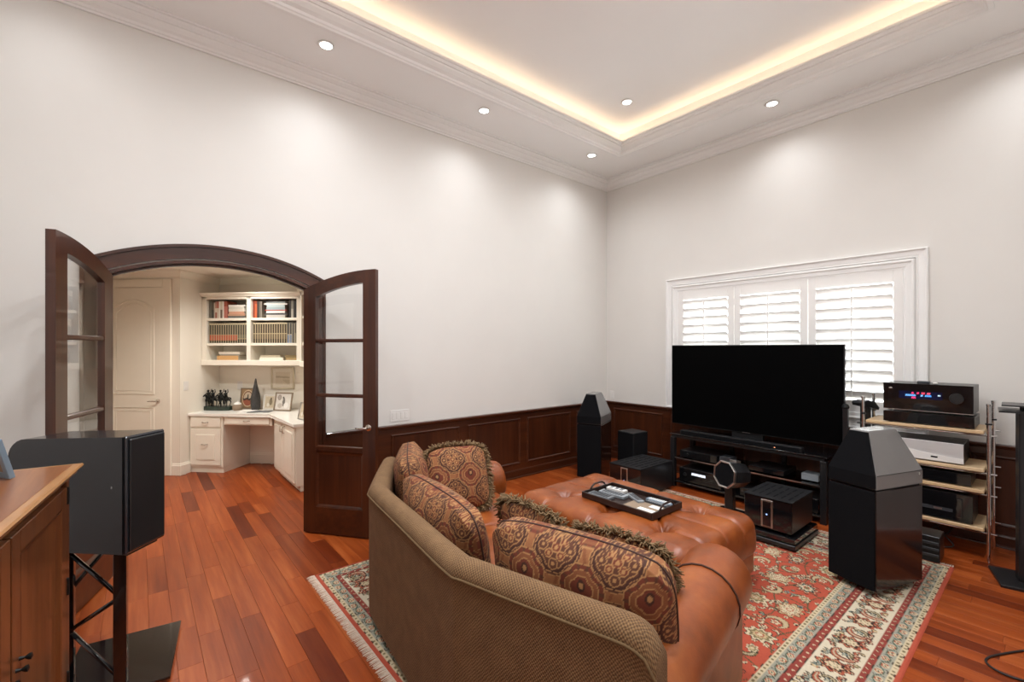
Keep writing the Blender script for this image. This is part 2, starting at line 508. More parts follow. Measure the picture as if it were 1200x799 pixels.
bm = NB(); wallseg(bm, (RXW, .2), BR, .1, HALL_C); struct('wall_hall_right', bm, 'hall_paint', 'cream hall wall behind the cabinet run', 'wall')
bm = NB(); wallseg(bm, BR, BL, .1, HALL_C); struct('wall_hall_nook', bm, 'hall_paint', 'cream wall at the back of the desk nook', 'wall')
bm = NB(); prism(bm, [BL, OC, OC - D1 * .1, BL - D1 * .1], -.02, HALL_C)
struct('wall_hall_side', bm, 'hall_paint', 'short cream wall closing the left side of the desk nook', 'wall')
bm = NB(); prism(bm, [OC - D1 * .1, OC - D1 * 1.74, OC - D1 * 1.74 + D2 * .1, OC - D1 * .1 + D2 * .1], -.02, HALL_C)
struct('wall_hall_door', bm, 'hall_paint', 'cream hall wall holding the white panelled door', 'wall')
bm = NB(); box(bm, -6.3, -6.2, .2, 4.1, -.02, HALL_C); struct('wall_hall_left', bm, 'hall_paint', 'cream hall wall opposite the desk nook', 'wall')
bm = NB(); box(bm, -6.3, RXW + .1, .2, 4.1, HALL_C, HALL_C + .05); struct('ceiling_hall', bm, 'hall_paint', 'cream ceiling of the hall', 'ceiling')

# crown mouldings
CW = [(0, 0), (0, RY0), (RX0, RY0), (RX0, 0)]
sec = [(0, 3.925), (.014, 3.925), (.014, 3.94), (.024, 3.945), (.030, 3.962), (.05, 3.975), (.066, 3.995), (.07, 4.01), (.082, 4.012), (.1, 4.03), (.104, 4.044), (.125, 4.046), (.125, 4.0599), (0, 4.0599)]
bm = NB(); sweep(bm, sec, CW, closed=True)
struct('trim_1', bm, 'trim_white', 'white crown moulding where the walls meet the ceiling', 'moulding')
TW = [(TX1, TY1), (TX1, TY0), (TX0, TY0), (TX0, TY1)]
sec = [(-.03, 4.0595), (-.03, 4.04), (.0, 4.04), (.008, 4.052), (.018, 4.056), (.024, 4.075), (.05, 4.09), (.074, 4.115), (.078, 4.132), (.092, 4.135), (.098, 4.15), (.112, 4.154), (.112, 4.176), (.096, 4.176), (.09, 4.13), (0.001, 4.125), (0.001, 4.0595)]
bm = NB(); sweep(bm, sec, TW, closed=True)
struct('trim_2', bm, 'trim_white', 'white stepped moulding lipping the edge of the ceiling tray', 'moulding')
bm = NB(); sweep(bm, [(.025, 4.135), (.055, 4.135), (.055, 4.141), (.025, 4.141)], TW, closed=True)
tag(obj('cove_light_strip', bm, 'cove_led'), 'warm glowing light strip hidden on the ceiling tray ledge', 'light strip')
hp = [(RXW, .2), tuple(BR), tuple(BL), tuple(OC), tuple(OC - D1 * 1.73), (-6.2, .2)]
hp = hp[::-1]
bm = NB(); sweep(bm, [(0, 2.49), (.012, 2.49), (.02, 2.505), (.05, 2.54), (.07, 2.56), (.075, 2.5799), (0, 2.5799)], hp, closed=False)
struct('trim_3', bm, 'cabinet_cream', 'cream crown moulding round the hall ceiling', 'moulding')

# recessed downlights; those out of view are added for lighting
def downlight(x, y, z, watts, label, size=2.6, blend=1.0, group=None, col=(.905, .94, .985)):
    t = thing('recessed_light', label, 'light', (x, y, z), 0, group)
    obj('trim_ring', lathe(NB(), [(.045, -.001), (.062, -.001), (.066, -.006), (.060, -.012), (.047, -.010), (.045, -.001)], 24, caps=False), 'white_plastic', t, smooth=True)
    obj('lens', lathe(NB(), [(0, -.004), (.047, -.004), (.047, -.0075), (0, -.0075)], 24), 'lamp_lens', t)
    l = bpy.data.lights.new('bulb', 'SPOT'); l.energy = watts; l.spot_size = size; l.spot_blend = blend; l.shadow_soft_size = .05; l.color = col
    o = bpy.data.objects.new('bulb', l); COL.objects.link(o); o.parent = t; o.location = (0, 0, -.02)
    return t
G = 'recessed lights of the ceiling border'
for x, lb in ((-.93, 'small round recessed light next to the corner of the two white walls'),
              (-2.62, 'small round recessed light above the wainscot panels'),
              (-4.2, 'small round recessed light over the arched doorway'),
              (-5.85, 'unseen recessed light added above the black speaker and sideboard')):  # last of the row is out of view, added for lighting
    downlight(x, -.5, HC, SPOT_W * (.55 if x < -5 else 1), lb, group=G)
downlight(-.47, -2.45, HC, SPOT_W, 'small round recessed light above the shuttered window', group=G)
downlight(-.47, -4.2, HC, SPOT_W, 'unseen recessed light added above the right end of the equipment rack', group=G)  # out of frame, added to light this end of the room
for x in (-1.6, -3.2, -4.8, -6.3):  # unseen row added behind the camera to light the room
    downlight(x, -4.3, HC, SPOT_W, 'unseen recessed light added along the wall opposite the arched doorway', group='unseen added lights by the wall opposite the doorway')
G2 = 'recessed lights in the ceiling tray'
downlight(-1.22, -1.25, HT, TRAY_W * .35, 'round recessed light inside the raised ceiling tray near the corner', 2.5, 1.0, G2)
for x, y in ((-2.5, -3.0), (-2.75, -2.25), (-3.9, -2.0), (-3.9, -3.1), (-5.2, -2.0), (-5.2, -3.1)):  # added fill lights, placed so that none comes into view
    downlight(x, y, HT, TRAY_W, 'unseen recessed light added inside the raised ceiling tray over the seating', 3.14, 1.0, G2)
for x, y, lb in ((-4.75, 1.5, 'unseen recessed light added in the hall just inside the arched doorway'), (-4.35, 2.15, 'unseen recessed light added in the hall above the desk nook'), (-5.3, 1.5, 'unseen recessed light added in the hall to brighten the white door')):  # unseen lights added to brighten the hall, nook and door
    downlight(x, y, HALL_C, HALL_W * (1.7 if x < -5 else .75 if y > 2 else 1.0), lb, 2.7, .9, 'unseen added lights of the hall', (.97, .94, .88))

# ------------------------------------------------------------------ wainscot
def wainscot(name, loc, rz, length, frames, label, hmat):
    t = thing(name, label, 'wainscot', loc, rz, kind='structure')
    obj('backing', B(0, length, -.02, -.0005, 0, .79), hmat, t)
    sec_cap = [(0, .79), (.03, .79), (.034, .798), (.045, .802), (.05, .812), (.05, .82), (.046, .826), (0, .826)]
    bm = NB(); prism(bm, [(-a - .0005, b) for a, b in sec_cap], 0, length, lambda a, b, c: (c, a, b)); obj('cap_rail', bm, hmat, t)
    bm = NB(); prism(bm, [(-.02, .002), (-.034, .002), (-.034, .085), (-.028, .098), (-.02, .102)], 0, length, lambda a, b, c: (c, a, b)); obj('base_rail', bm, hmat, t)
    bm = NB(); prism(bm, [(-.034, .0015), (-.048, .0015), (-.046, .012), (-.034, .018)], 0, length, lambda a, b, c: (c, a, b)); obj('shoe_strip', bm, hmat, t)
    for a, b in frames:
        z0, z1 = .165, .735
        path = [(a, z0), (a, z1), (b, z1), (b, z0)]
        bm = NB()
        s = [(0, .0), (.006, -.008), (.012, -.012), (.02, -.010), (.026, -.004), (.03, 0)]
        offs = [plan_offset(path, o_, True) for o_, _ in s]
        vs = [[bm.verts.new((offs[k][i].x, -.02 + s[k][1], offs[k][i].y)) for k in range(len(s))] for i in range(4)]
        for i in range(4):
            for k in range(len(s) - 1): bm.faces.new((vs[i][k], vs[i][k+1], vs[(i+1) % 4][k+1], vs[(i+1) % 4][k]))
        obj('panel_moulding', bm, hmat, t)
        obj('panel', B(a + .031, b - .031, -.0225, -.02, z0 + .031, z1 - .031), 'dark_wood', t)
    return t
X0 = DXC + .815
wainscot('trim_4', (X0, 0, 0), 0, -X0 - .051, [(-3.424 - X0, -2.613 - X0), (-2.505 - X0, -1.715 - X0), (-1.605 - X0, -.81 - X0), (-.70 - X0, -.08 - X0)],
         'dark brown panelled wainscot between the arched doorway and the corner', 'dark_wood_h')
wainscot('trim_5', (RX0, 0, 0), 0, (DXC - .815) - RX0, [(.1, 1.1)], 'dark brown panelled wainscot behind the sideboard and black speaker', 'dark_wood_h')
wainscot('trim_6', (0, 0, 0), R(-90), 4.655, [(.14, .95), (1.06, 1.87), (1.98, 2.79), (2.90, 3.71), (3.82, 4.58)],
         'dark brown panelled wainscot below the shuttered window', 'dark_wood_y')

# ------------------------------------------------------------------ arched casing
t = thing('trim_7', 'dark brown arched casing round the double doorway', 'door casing', (DXC, 0, 0), kind='structure')
def arch_band(r0, hw0, r1, hw1, y0, y1):
    n_ = 28; bm = NB()
    A = [(-hw0, 0)] + [(hw0 * (-1 + 2*i/n_), AZ + math.sqrt(r0*r0 - (hw0 * (-1 + 2*i/n_))**2)) for i in range(n_+1)] + [(hw0, 0)]
    Bb = [(-hw1, 0)] + [(hw1 * (-1 + 2*i/n_), AZ + math.sqrt(r1*r1 - (hw1 * (-1 + 2*i/n_))**2)) for i in range(n_+1)] + [(hw1, 0)]
    V = [[bm.verts.new((x, y, z)) for x, z in P] for P in (A, Bb) for y in (y0, y1)]
    for i in range(len(A) - 1):
        for a, b in ((0, 1), (1, 3), (3, 2), (2, 0)):
            bm.faces.new((V[a][i], V[a][i+1], V[b][i+1], V[b][i]))
    for i in (0, len(A) - 1): bm.faces.new((V[0][i], V[1][i], V[3][i], V[2][i]))
    return bm
obj('casing_board', arch_band(RI + .012, HW + .01, RI + .115, HW + .105, -.022, -.0005), 'dark_wood_h', t)
obj('casing_bead', arch_band(RI + .10, HW + .09, RI + .122, HW + .112, -.034, -.02), 'dark_wood_h', t)
obj('jamb_lining', arch_band(RI - .022, HW - .022, RI - .0005, HW - .0005, -.028, .11), 'dark_wood_h', t)
obj('door_stop', arch_band(RI - .036, HW - .036, RI - .021, HW - .021, .03, .07), 'dark_wood_h', t)

# ------------------------------------------------------------------ french door leaves
W = .69; TH = .0225
def leaf_top(x, drop=0.0):
    r = 1.62 - drop; return .640 + math.sqrt(r*r - (W - x)**2)
def door_leaf(name, label, loc, rz, side):
    t = thing(name, label, 'door', loc, rz, kind='structure')
    S = .118
    def upright(x0, x1):
        xs = [x0 + (x1-x0)*i/6 for i in range(7)]
        return prism(NB(), [(x0, .012)] + [(x1, .012)] + [(x, leaf_top(x)) for x in xs[::-1]], -TH, TH, xz)
    obj('hinge_stile', upright(0, S), 'dark_wood', t)
    obj('lock_stile', upright(W - S, W), 'dark_wood', t)
    xs = [S + (W - 2*S) * i / 14 for i in range(15)]
    obj('arched_rail', prism(NB(), [(x, leaf_top(x)) for x in xs] + [(x, leaf_top(x, .105)) for x in xs[::-1]], -TH, TH, xz), 'dark_wood_h', t)
    zb = [.735, 1.195, 1.665]
    for k, z in enumerate(zb):
        hgt = .03 if k else .05
        o = obj('glazing_bar' if k else 'lock_rail', B(S, W - S, -TH + .004, TH - .004, z - hgt/2, z + hgt/2, .006), 'dark_wood_h', t)
    obj('bottom_rail', B(S, W - S, -TH, TH, .012, .235), 'dark_wood_h', t)
    pnl = obj('lower_panel', B(S, W - S, -.008, .008, .235, .72), 'dark_wood', t)
    for s in (-1, 1):
        bm = NB()
        path = [(S, .235), (S, .71), (W - S, .71), (W - S, .235)]
        sc = [(0, TH - .002), (.010, TH - .006), (.018, .012), (.024, .0085)]
        offs = [plan_offset(path, o_, True) for o_, _ in sc]
        vs = [[bm.verts.new((offs[k][i].x, s * sc[k][1], offs[k][i].y)) for k in range(4)] for i in range(4)]
        for i in range(4):
            for k in range(3): bm.faces.new((vs[i][k], vs[i][k+1], vs[(i+1) % 4][k+1], vs[(i+1) % 4][k]))
        obj('panel_bead', bm, 'dark_wood_h', pnl)
    zr = [(.76, 1.18), (1.21, 1.65)]
    for a, b in zr: obj('glass_pane', B(S - .004, W - S + .004, -.003, .003, a - .004, b + .004), 'pane_glass', t)
    obj('glass_pane', prism(NB(), [(S - .004, 1.676), (W - S + .004, 1.676)] + [(x, leaf_top(x, .10)) for x in [W - S + .004] + xs[::-1] + [S - .004]], -.003, .003, xz), 'pane_glass', t)
    # lever handles both faces
    for s in (-1, 1):
        M = Matrix.Translation((W - .062, s * TH, .935)) @ Matrix.Rotation(R(-90) * s, 4, 'X')
        h = obj('lever_handle', lathe(NB(), [(0, 0), (.027, 0), (.027, .006), (.02, .010), (.011, .012), (.011, .045), (0, .047)], 20, mtx=M), 'nickel', t, smooth='auto')
        obj('lever', tube(NB(), [(W - .062, s * (TH + .04), .935), (W - .09, s * (TH + .043), .934), (W - .13, s * (TH + .042), .930), (W - .165, s * (TH + .036), .932)], [.009, .008, .007, .006], 10), 'nickel', h, smooth=True)
    for z in (.25, 1.1, 1.95):
        obj('hinge', lathe(NB(), [(0, 0), (.008, 0), (.008, .09), (0, .09)], 10, c=(-.006, -side * TH, z)), 'dark_wood', t)
    return t
door_leaf('door_1', 'dark brown arch-topped glazed door leaf standing behind the black speaker', (-5.53, -.075, 0), math.atan2(-.65, -.215), 1)
door_leaf('door_2', 'dark brown arch-topped glazed door leaf opened back towards the wainscot', (-4.25, -.095, 0), math.atan2(-.555, .42), -1)

# ------------------------------------------------------------------ window with shutters
t = thing('window_1', 'white cased window with three plantation shutter panels', 'window', (0, 0, 0), kind='structure')
def rect_frame(y0, y1, z0, z1, sec_, xs=-1):
    """sec_: [(inward offset, projection)]"""
    path = [(y0, z0), (y0, z1), (y1, z1), (y1, z0)]
    bm = NB(); offs = [plan_offset(path, o_, True) for o_, _ in sec_]
    vs = [[bm.verts.new((xs * sec_[k][1], offs[k][i].x, offs[k][i].y)) for k in range(len(sec_))] for i in range(4)]
    for i in range(4):
        for k in range(len(sec_) - 1): bm.faces.new((vs[i][k], vs[i][k+1], vs[(i+1) % 4][k+1], vs[(i+1) % 4][k]))
    return bm
obj('outer_casing', rect_frame(-3.551, -.997, .83, 2.49, [(-.002, 0.0005), (-.002, .034), (.004, .04), (.012, .038), (.016, .026), (.03, .022), (.055, .02), (.066, .016), (.07, .024), (.078, .024), (.08, .0), (.08, -.1)]), 'trim_white', t)
obj('shutter_frame', rect_frame(-3.476, -1.072, .904, 2.414, [(0, .0), (.018, .034), (.026, .036), (.034, .032), (.038, .022), (.074, .02), (.082, .014), (.091, .014), (.091, -.05)]), 'trim_white', t)
obj('glass_pane', B(.128, .134, -3.47, -1.075, .935, 2.38), 'pane_glass', t)
for y in (-1.87, -2.62): obj('mullion', B(.09, .16, y - .03, y + .03, .93, 2.385), 'trim_white', t)
PY = [-1.160, -1.8675, -2.6225, -3.385]
lv = None
for k in range(3):
    a, b = PY[k] - .003, PY[k+1] + .003
    z0, z1 = .985, 2.325
    bm = NB(); x0, x1 = -.012, .018
    box(bm, x0, x1, a - .07, a, z0, z1, .003); box(bm, x0, x1, b, b + .07, z0, z1, .003)
    box(bm, x0, x1, b + .07, a - .07, z1 - .115, z1, .003); box(bm, x0, x1, b + .07, a - .07, z0, z0 + .11, .003)
    pn = obj('shutter_panel', bm, 'shutter_white', t)
    lo, hi = z0 + .11, z1 - .115; nl = 11; pitch = (hi - lo) / nl
    for j in range(nl):
        zc = lo + pitch * (j + .5)
        bm = NB(); prof = [(.054 * math.cos(2*math.pi*q/14), .0065 * math.sin(2*math.pi*q/14)) for q in range(14)]
        ca, sa = math.cos(R(LOUV)), math.sin(R(LOUV))
        prism(bm, [(u * ca - v * sa, u * sa + v * ca) for u, v in prof], b + .072, a - .072, lambda p_, q_, c_: (.004 + p_, c_, zc + q_))
        obj('louver', bm, 'shutter_white', pn, smooth='auto')
    ym = (a + b) / 2
    obj('tilt_rod', B(-.047, -.036, ym - .006, ym + .006, lo + .03, hi - .02, .002), 'shutter_white', pn)
    for z in (lo + .12, hi - .1):
        obj('shutter_hinge', B(-.016, -.011, (b if k == 2 else a) - .008, (b if k == 2 else a) + .008, z, z + .07, .002), 'shutter_white', pn)

# wall plates
def plate(name, label, loc, rz, w_, gangs, kind='switch'):
    t = thing(name, label, kind, loc, rz)
    obj('cover_plate', B(-w_/2, w_/2, -.006, -.0005, -.058, .058, .002), 'white_plastic', t)
    for g in range(gangs):
        x = (g - (gangs - 1) / 2) * .046
        obj('rocker', B(x - .016, x + .016, -.009, -.005, -.033, .033, .0015), 'white_plastic', t)
plate('light_switch', 'white four-gang switch plate on the wall beside the open glazed door', (-3.32, 0, .915), 0, .21, 4)
plate('wall_outlet', 'small white plate on the wall right beside the room corner', (0, -.1, .915), R(-90), .075, 1, 'outlet')
# ------------------------------------------------------------------ hall: door, mouldings, desk nook
NRZ = R(-45)
OC3 = (OC.x, OC.y, 0)
def NW(s, d, z=0): p = nk(s, d); return (p.x, p.y, z)
t = thing('door_3', 'white hall door with an arched upper panel', 'door', OC3, NRZ, kind='structure')
obj('door_slab', B(-1.02, -.215, -.02, -.001, .01, 2.365, .002), 'cabinet_cream', t)
def outline(x0, x1, z0, z1, rise=0):
    p = [(x0, z0), (x1, z0)]
    if rise:
        for i in range(13):
            f = i / 12; p.append((x1 + (x0 - x1) * f, z1 + rise * math.sin(math.pi * f)))
    else: p += [(x1, z1), (x0, z1)]
    return p
for x0, x1, z0, z1, rise in ((-.90, -.335, 1.02, 2.10, .11), (-.90, -.335, .22, .85, 0)):
    for inset, r in ((0, .012), (.045, .007)):
        o2 = outline(x0 + inset, x1 - inset, z0 + inset, z1 - inset, rise)
        obj('panel_moulding', tube(NB(), [(a, -.021, b) for a, b in o2], r, 6, closed=True), 'cabinet_cream', t)
bm = NB(); box(bm, -.215, -.105, -.03, -.001, 0, 2.47, .004); box(bm, -1.13, -1.02, -.03, -.001, 0, 2.47, .004); box(bm, -1.02, -.215, -.03, -.001, 2.37, 2.47, .004)
obj('door_casing', bm, 'cabinet_cream', t)
h = obj('lever_handle', lathe(NB(), [(0, 0), (.026, 0), (.026, .008), (.01, .012), (.01, .045), (0, .046)], 16, mtx=Matrix.Translation((-.28, -.02, .935)) @ Matrix.Rotation(R(90), 4, 'X')), 'nickel', t, smooth='auto')
obj('lever', tube(NB(), [(-.28, -.06, .935), (-.33, -.062, .935), (-.39, -.058, .933)], [.009, .008, .006], 8), 'nickel', h, smooth=True)
# baseboards of the hall
bsec = [(0, 0.001), (.016, .001), (.016, .12), (.01, .13), (.008, .145), (0, .15)]
bm = NB(); sweep(bm, bsec, [nk(0, .149), nk(0, 0), nk(-.104, 0)][::-1])
struct('baseboard_hall', bm, 'cabinet_cream', 'cream baseboard wrapping the hall corner beside the desk', 'baseboard')
bm = NB(); sweep(bm, bsec, [nk(.466, .67), nk(1.35, .67)])
struct('baseboard_nook', bm, 'cabinet_cream', 'cream baseboard in the knee space under the desk', 'baseboard')

def pull(parent, x, y, z, w_=.075):
    obj('handle', tube(NB(), [(x - w_/2, y, z), (x - w_/2 + .006, y - .02, z), (x - .018, y - .026, z - .002), (x + .018, y - .026, z - .002), (x + w_/2 - .006, y - .02, z), (x + w_/2, y, z)], .0065, 8), 'nickel', parent, smooth=True)
def raised(bm, x0, x1, z0, z1, y, ins=.045):
    box(bm, x0, x1, y - .018, y, z0, z1, .003)
    if ins:
        box(bm, x0 + ins, x1 - ins, y - .026, y - .016, z0 + ins, z1 - ins, .008)
    return bm
t = thing('drawer_cabinet', 'cream base cabinet with two drawers under the desk top', 'cabinet', OC3, NRZ)
bm = NB(); box(bm, .006, .46, .15, .666, .07, .7295, .002); box(bm, .006, .46, .165, .666, .001, .07)
obj('body', bm, 'cabinet_cream', t)
d = obj('drawer', raised(NB(), .03, .435, .59, .71, .1495, 0), 'cabinet_cream', t); pull(d, .232, .131, .65)
d = obj('drawer', raised(NB(), .03, .435, .10, .565, .1495, .07), 'cabinet_cream', t); pull(d, .232, .122, .37)
t = thing('desk_drawer_box', 'cream shallow pencil drawer unit spanning the knee space', 'drawer', OC3, NRZ)
obj('body', B(.462, 1.115, .16, .60, .615, .7295, .002), 'cabinet_cream', t)
d = obj('drawer', raised(NB(), .49, 1.09, .632, .715, .1595, 0), 'cabinet_cream', t); pull(d, .79, .141, .672)
t = thing('side_cabinet', 'cream base cabinet with panelled doors along the hall wall', 'cabinet', (-4.03, 1.08, 0))
obj('body', prism(NB(), [(0, 0), (.525, 0), (.525, 1.10), (.0, 1.0)], .07, .7295), 'cabinet_cream', t)
obj('toe_kick', prism(NB(), [(.05, .02), (.52, .02), (.52, 1.05), (.05, .96)], .001, .07), 'cabinet_cream', t)
for y0, y1 in ((.03, .49), (.51, .97)):
    bm = NB(); box(bm, -.018, -.0005, y0, y1, .10, .71, .003); box(bm, -.026, -.016, y0 + .06, y1 - .06, .16, .65, .008)
    dd = obj('door', bm, 'cabinet_cream', t)
    yy = y1 - .05 if y0 < .2 else y0 + .05
    obj('handle', tube(NB(), [(-.018, yy, .60), (-.04, yy, .605), (-.044, yy, .64), (-.04, yy, .675), (-.018, yy, .68)], .006, 8), 'nickel', dd, smooth=True)
# worktop
wp = [nk(.004, .118), nk(1.12, .118), (-4.065, 1.05), (-3.504, 1.05), (-3.504, BR[1] - .01), nk(1.40, .666), nk(.004, .666)]
tag(obj('worktop', prism(NB(), wp, .73, .765, bev=.004), 'counter_white'), 'continuous white worktop over the desk and hall cabinets', 'worktop')
# wall bookcase
t = thing('wall_bookcase', 'cream open bookcase of two columns hung above the desk', 'bookcase', OC3, NRZ)
Y0, Y1 = .342, .667
bm = NB()
for x0, x1 in ((.006, .072), (.642, .698), (1.337, 1.40)): box(bm, x0, x1, Y0, Y1, 1.42, 2.29)
obj('upright_panels', bm, 'cabinet_cream', t)
obj('back_panel', B(.072, 1.337, .652, .667, 1.42, 2.29), 'cabinet_cream', t)
obj('bottom_board', B(.004, 1.402, Y0 - .012, Y1, 1.373, 1.442, .004), 'cabinet_cream', t)
obj('top_board', B(.006, 1.40, Y0, Y1, 2.252, 2.30, .002), 'cabinet_cream', t)
obj('cornice', prism(NB(), [(Y0 + .001, 2.285), (Y0 - .012, 2.285), (Y0 - .02, 2.30), (Y0 - .04, 2.32), (Y0 - .045, 2.335), (Y1, 2.335), (Y1, 2.301), (Y0 + .001, 2.301)], .006, 1.405, lambda a, b, c: (c, a, b)), 'cabinet_cream', t)
for z in (1.635, 1.967):
    for x0, x1 in ((.072, .642), (.698, 1.337)): obj('shelf', B(x0, x1, Y0 + .012, .652, z, z + .034, .002), 'cabinet_cream', t)

# books
def book(s, d, z, w_, h_, dep, bands, label, group, flat=False, rz=NRZ, edge=None):
    """bands: [(fraction of height, '#rgb')]; the spine shows the bands, pages on top"""
    bm = NB(); cols = []
    def slab(x0, x1, y0, y1, z0, z1, c):
        n0 = len(bm.verts); box(bm, x0, x1, y0, y1, z0, z1); cols.extend([c] * 8)
    zz = 0
    if not flat:
        for f, c in bands:
            slab(-w_/2, w_/2, 0, dep, zz, zz + f * h_ - .0001, hexs(c)); zz += f * h_
        if edge:
            for s_ in (-1, 1): slab(s_ * w_/2 - .0042 * (s_ > 0), s_ * w_/2 + .0042 * (s_ < 0), -.0015, 0, .002, h_ - .002, hexs(edge))
        slab(-w_/2 + .003, w_/2 - .003, .004, dep + .001, h_ - .002, h_ + .0008, hexs('#e6dcc6'))
    else:
        slab(-w_/2, w_/2, 0, dep, 0, .003, hexs(bands[0][1])); slab(-w_/2, w_/2, 0, dep, h_ - .003, h_, hexs(bands[0][1]))
        slab(-w_/2, w_/2, 0, .004, .003, h_ - .003, hexs(bands[-1][1])); slab(-w_/2 + .004, w_/2 - .004, .003, dep - .002, .003, h_ - .003, hexs('#e9e1d0'))
    o = obj('book', bm, 'print_matte'); paint(o, np.array(cols))
    p = nk(s, d); o.location = (p.x, p.y, z); o.rotation_euler = (0, 0, rz)
    return tag(o, label, 'book', group)
def hexs(h): h = h.lstrip('#'); return tuple(int(h[i:i+2], 16) / 255 for i in (0, 2, 4))
rb = random.Random(5)
def row(s0, d, z, items, label, group, edge=None):
    s = s0
    for k, (w_, h_, bands) in enumerate(items):
        lb = label[k] if isinstance(label, (list, tuple)) else label
        book(s + w_/2, d, z, w_ - .001, h_, rb.uniform(.15, .19), bands, lb, group, edge=edge); s += w_
ZT, ZM, ZB = 2.0015, 1.6695, 1.4425
row(.09, .38, ZT, [(.03, .23, [(1, '#77766c')]), (.03, .228, [(.5, '#4c4a45'), (.5, '#6a6258')]), (.018, .21, [(1, '#c9bfae')]), (.026, .222, [(.35, '#b07363'), (.25, '#e2d3c0'), (.4, '#b98a7a')]),
                   (.028, .225, [(.6, '#d9cbb8'), (.4, '#b9705f')]), (.02, .23, [(1, '#efe9df')]), (.03, .228, [(.5, '#7d6a5b'), (.5, '#d8cdb9')]), (.022, .23, [(1, '#f0ebe2')]), (.045, .226, [(.7, '#c4796a'), (.3, '#a6553f')])],
    ['plain grey-green upright book at the left end of the top left shelf', 'two-tone dark grey upright book beside the grey-green one, top left shelf', 'thin beige upright book beside the dark grey one, top left shelf',
     'upright book with pink and cream blocks on its spine, top left shelf', 'upright book with a cream lower and dull red upper spine, top left shelf', 'slim white upright book beside the cream and red one, top left shelf',
     'upright book with a brown lower and cream upper spine, top left shelf', 'slim white upright book beside the thick reddish one, top left shelf', 'thick pinkish red upright book next to the pale stack, top left shelf'], 'upright books, top left shelf')
st = ZT
for h_, c in ((.03, '#6d6a64'), (.026, '#c99a7d'), (.03, '#d9a488'), (.034, '#e8dfd0'), (.028, '#ded8cb'), (.026, '#f1ece3')):
    lb = {'#6d6a64': 'grey book at the bottom of the pale stack, top left shelf', '#c99a7d': 'tan-orange book second from the bottom of the pale stack, top left shelf', '#d9a488': 'peach book third from the bottom of the pale stack, top left shelf',
          '#e8dfd0': 'thickest cream book of the pale stack, top left shelf', '#ded8cb': 'off-white book second from the top of the pale stack, top left shelf', '#f1ece3': 'whitest book topping the pale stack, top left shelf'}[c]
    book(.475, .375, st, .225 + rb.uniform(-.02, .02), h_, .17, [(1, c)], lb, 'stacked books, top left shelf', True); st += h_ + .0005
row(.60, .39, ZT, [(.034, .19, [(1, '#4a4238')])], 'single dark upright book at the end of the top left shelf', None)
row(.705, .38, ZT, [(.028, .235, [(1, '#8c3f2a')]), (.03, .23, [(.8, '#c8643c'), (.2, '#a24b2c')]), (.03, .225, [(1, '#3b3733')]), (.022, .22, [(1, '#70685e')]), (.016, .215, [(1, '#8f867a')])],
    ['dark red upright book against the divider, top right shelf', 'bright orange upright book beside the dark red one, top right shelf', 'near-black upright book beside the orange one, top right shelf',
     'brown-grey upright book beside the near-black one, top right shelf', 'thin light grey upright book touching the blue-grey stack, top right shelf'], 'upright books left of the stack, top right shelf')
st = ZT
for h_, c in ((.04, '#c3bfb6'), (.022, '#4b4a4a'), (.03, '#e6e2da'), (.012, '#b5473a'), (.034, '#9fb0b3'), (.03, '#b6c4c6'), (.022, '#dadad4'), (.02, '#7f8485')):
    lb = {'#c3bfb6': 'thick beige-grey book at the bottom of the blue-grey stack, top right shelf', '#4b4a4a': 'dark charcoal book in the blue-grey stack, top right shelf', '#e6e2da': 'off-white book in the blue-grey stack, top right shelf', '#b5473a': 'very thin red book in the blue-grey stack, top right shelf',
          '#9fb0b3': 'thicker blue-grey book just above the red one, top right shelf', '#b6c4c6': 'paler blue-grey book in the stack, top right shelf', '#dadad4': 'light grey book second from the top of the blue-grey stack', '#7f8485': 'mid grey book topping the blue-grey stack, top right shelf'}[c]
    book(1.03, .37, st, .30 + rb.uniform(-.05, .03), h_, .19, [(1, c)], lb, 'stacked books, top right shelf', True); st += h_ + .0005
row(1.21, .38, ZT, [(.03, .24, [(1, '#2f2c2a')]), (.03, .235, [(.5, '#b9b2a6'), (.5, '#8d877d')]), (.028, .238, [(1, '#3a3734')]), (.03, .23, [(1, '#23262d')])],
    ['black-brown upright book just right of the blue-grey stack, top right shelf', 'two-tone light grey upright book between dark ones, top right shelf', 'charcoal upright book beside the two-tone grey one, top right shelf', 'blue-black upright book against the bookcase end, top right shelf'], 'upright books right of the stack, top right shelf')
row(.095, .37, ZM, [(.0332, .262, [(.13, '#3b3a2e'), (.28, '#b8573a'), (.02, '#b9a57c'), (.50, '#4a483a'), (.07, '#d4c7a6')]) for _ in range(12)],
    'matching dark volume with an orange band on the middle left shelf', 'orange banded encyclopedia volumes', edge='#b9a98a')
row(.495, .37, ZM, [(.034, .262, [(.2, '#3b3a30'), (.03, '#b9a57c'), (.2, '#6b6a55'), (.5, '#4a483a'), (.07, '#cfc3a4')]) for _ in range(4)],
    'matching dark volume without a band on the middle left shelf', 'plain encyclopedia volumes, left', edge='#b9a98a')
row(.715, .37, ZM, [(.0335, .268, [(.2, '#433a30'), (.25, '#6f5f49'), (.03, '#d5c49b'), (.46, '#4f4232'), (.06, '#dccfae')]) for _ in range(14)],
    'matching brown volume with pale bands on the middle right shelf', 'brown encyclopedia volumes', edge='#cdbd9a')
row(1.19, .37, ZM, [(.034, .268, [(.4, '#7f8ea6'), (.03, '#cfc6ac'), (.57, '#4c4a47')]) for _ in range(2)] + [(.034, .26, [(1, '#5a5650')]), (.03, .262, [(.5, '#87816f'), (.5, '#54504a')])],
    ['blue-based volume touching the brown set, middle right shelf', 'blue-based volume touching the plain grey one, middle right shelf', 'plain dark grey volume on the middle right shelf', 'two-tone olive volume at the end of the middle right shelf'], 'end volumes, middle right shelf', edge='#b5ab95')
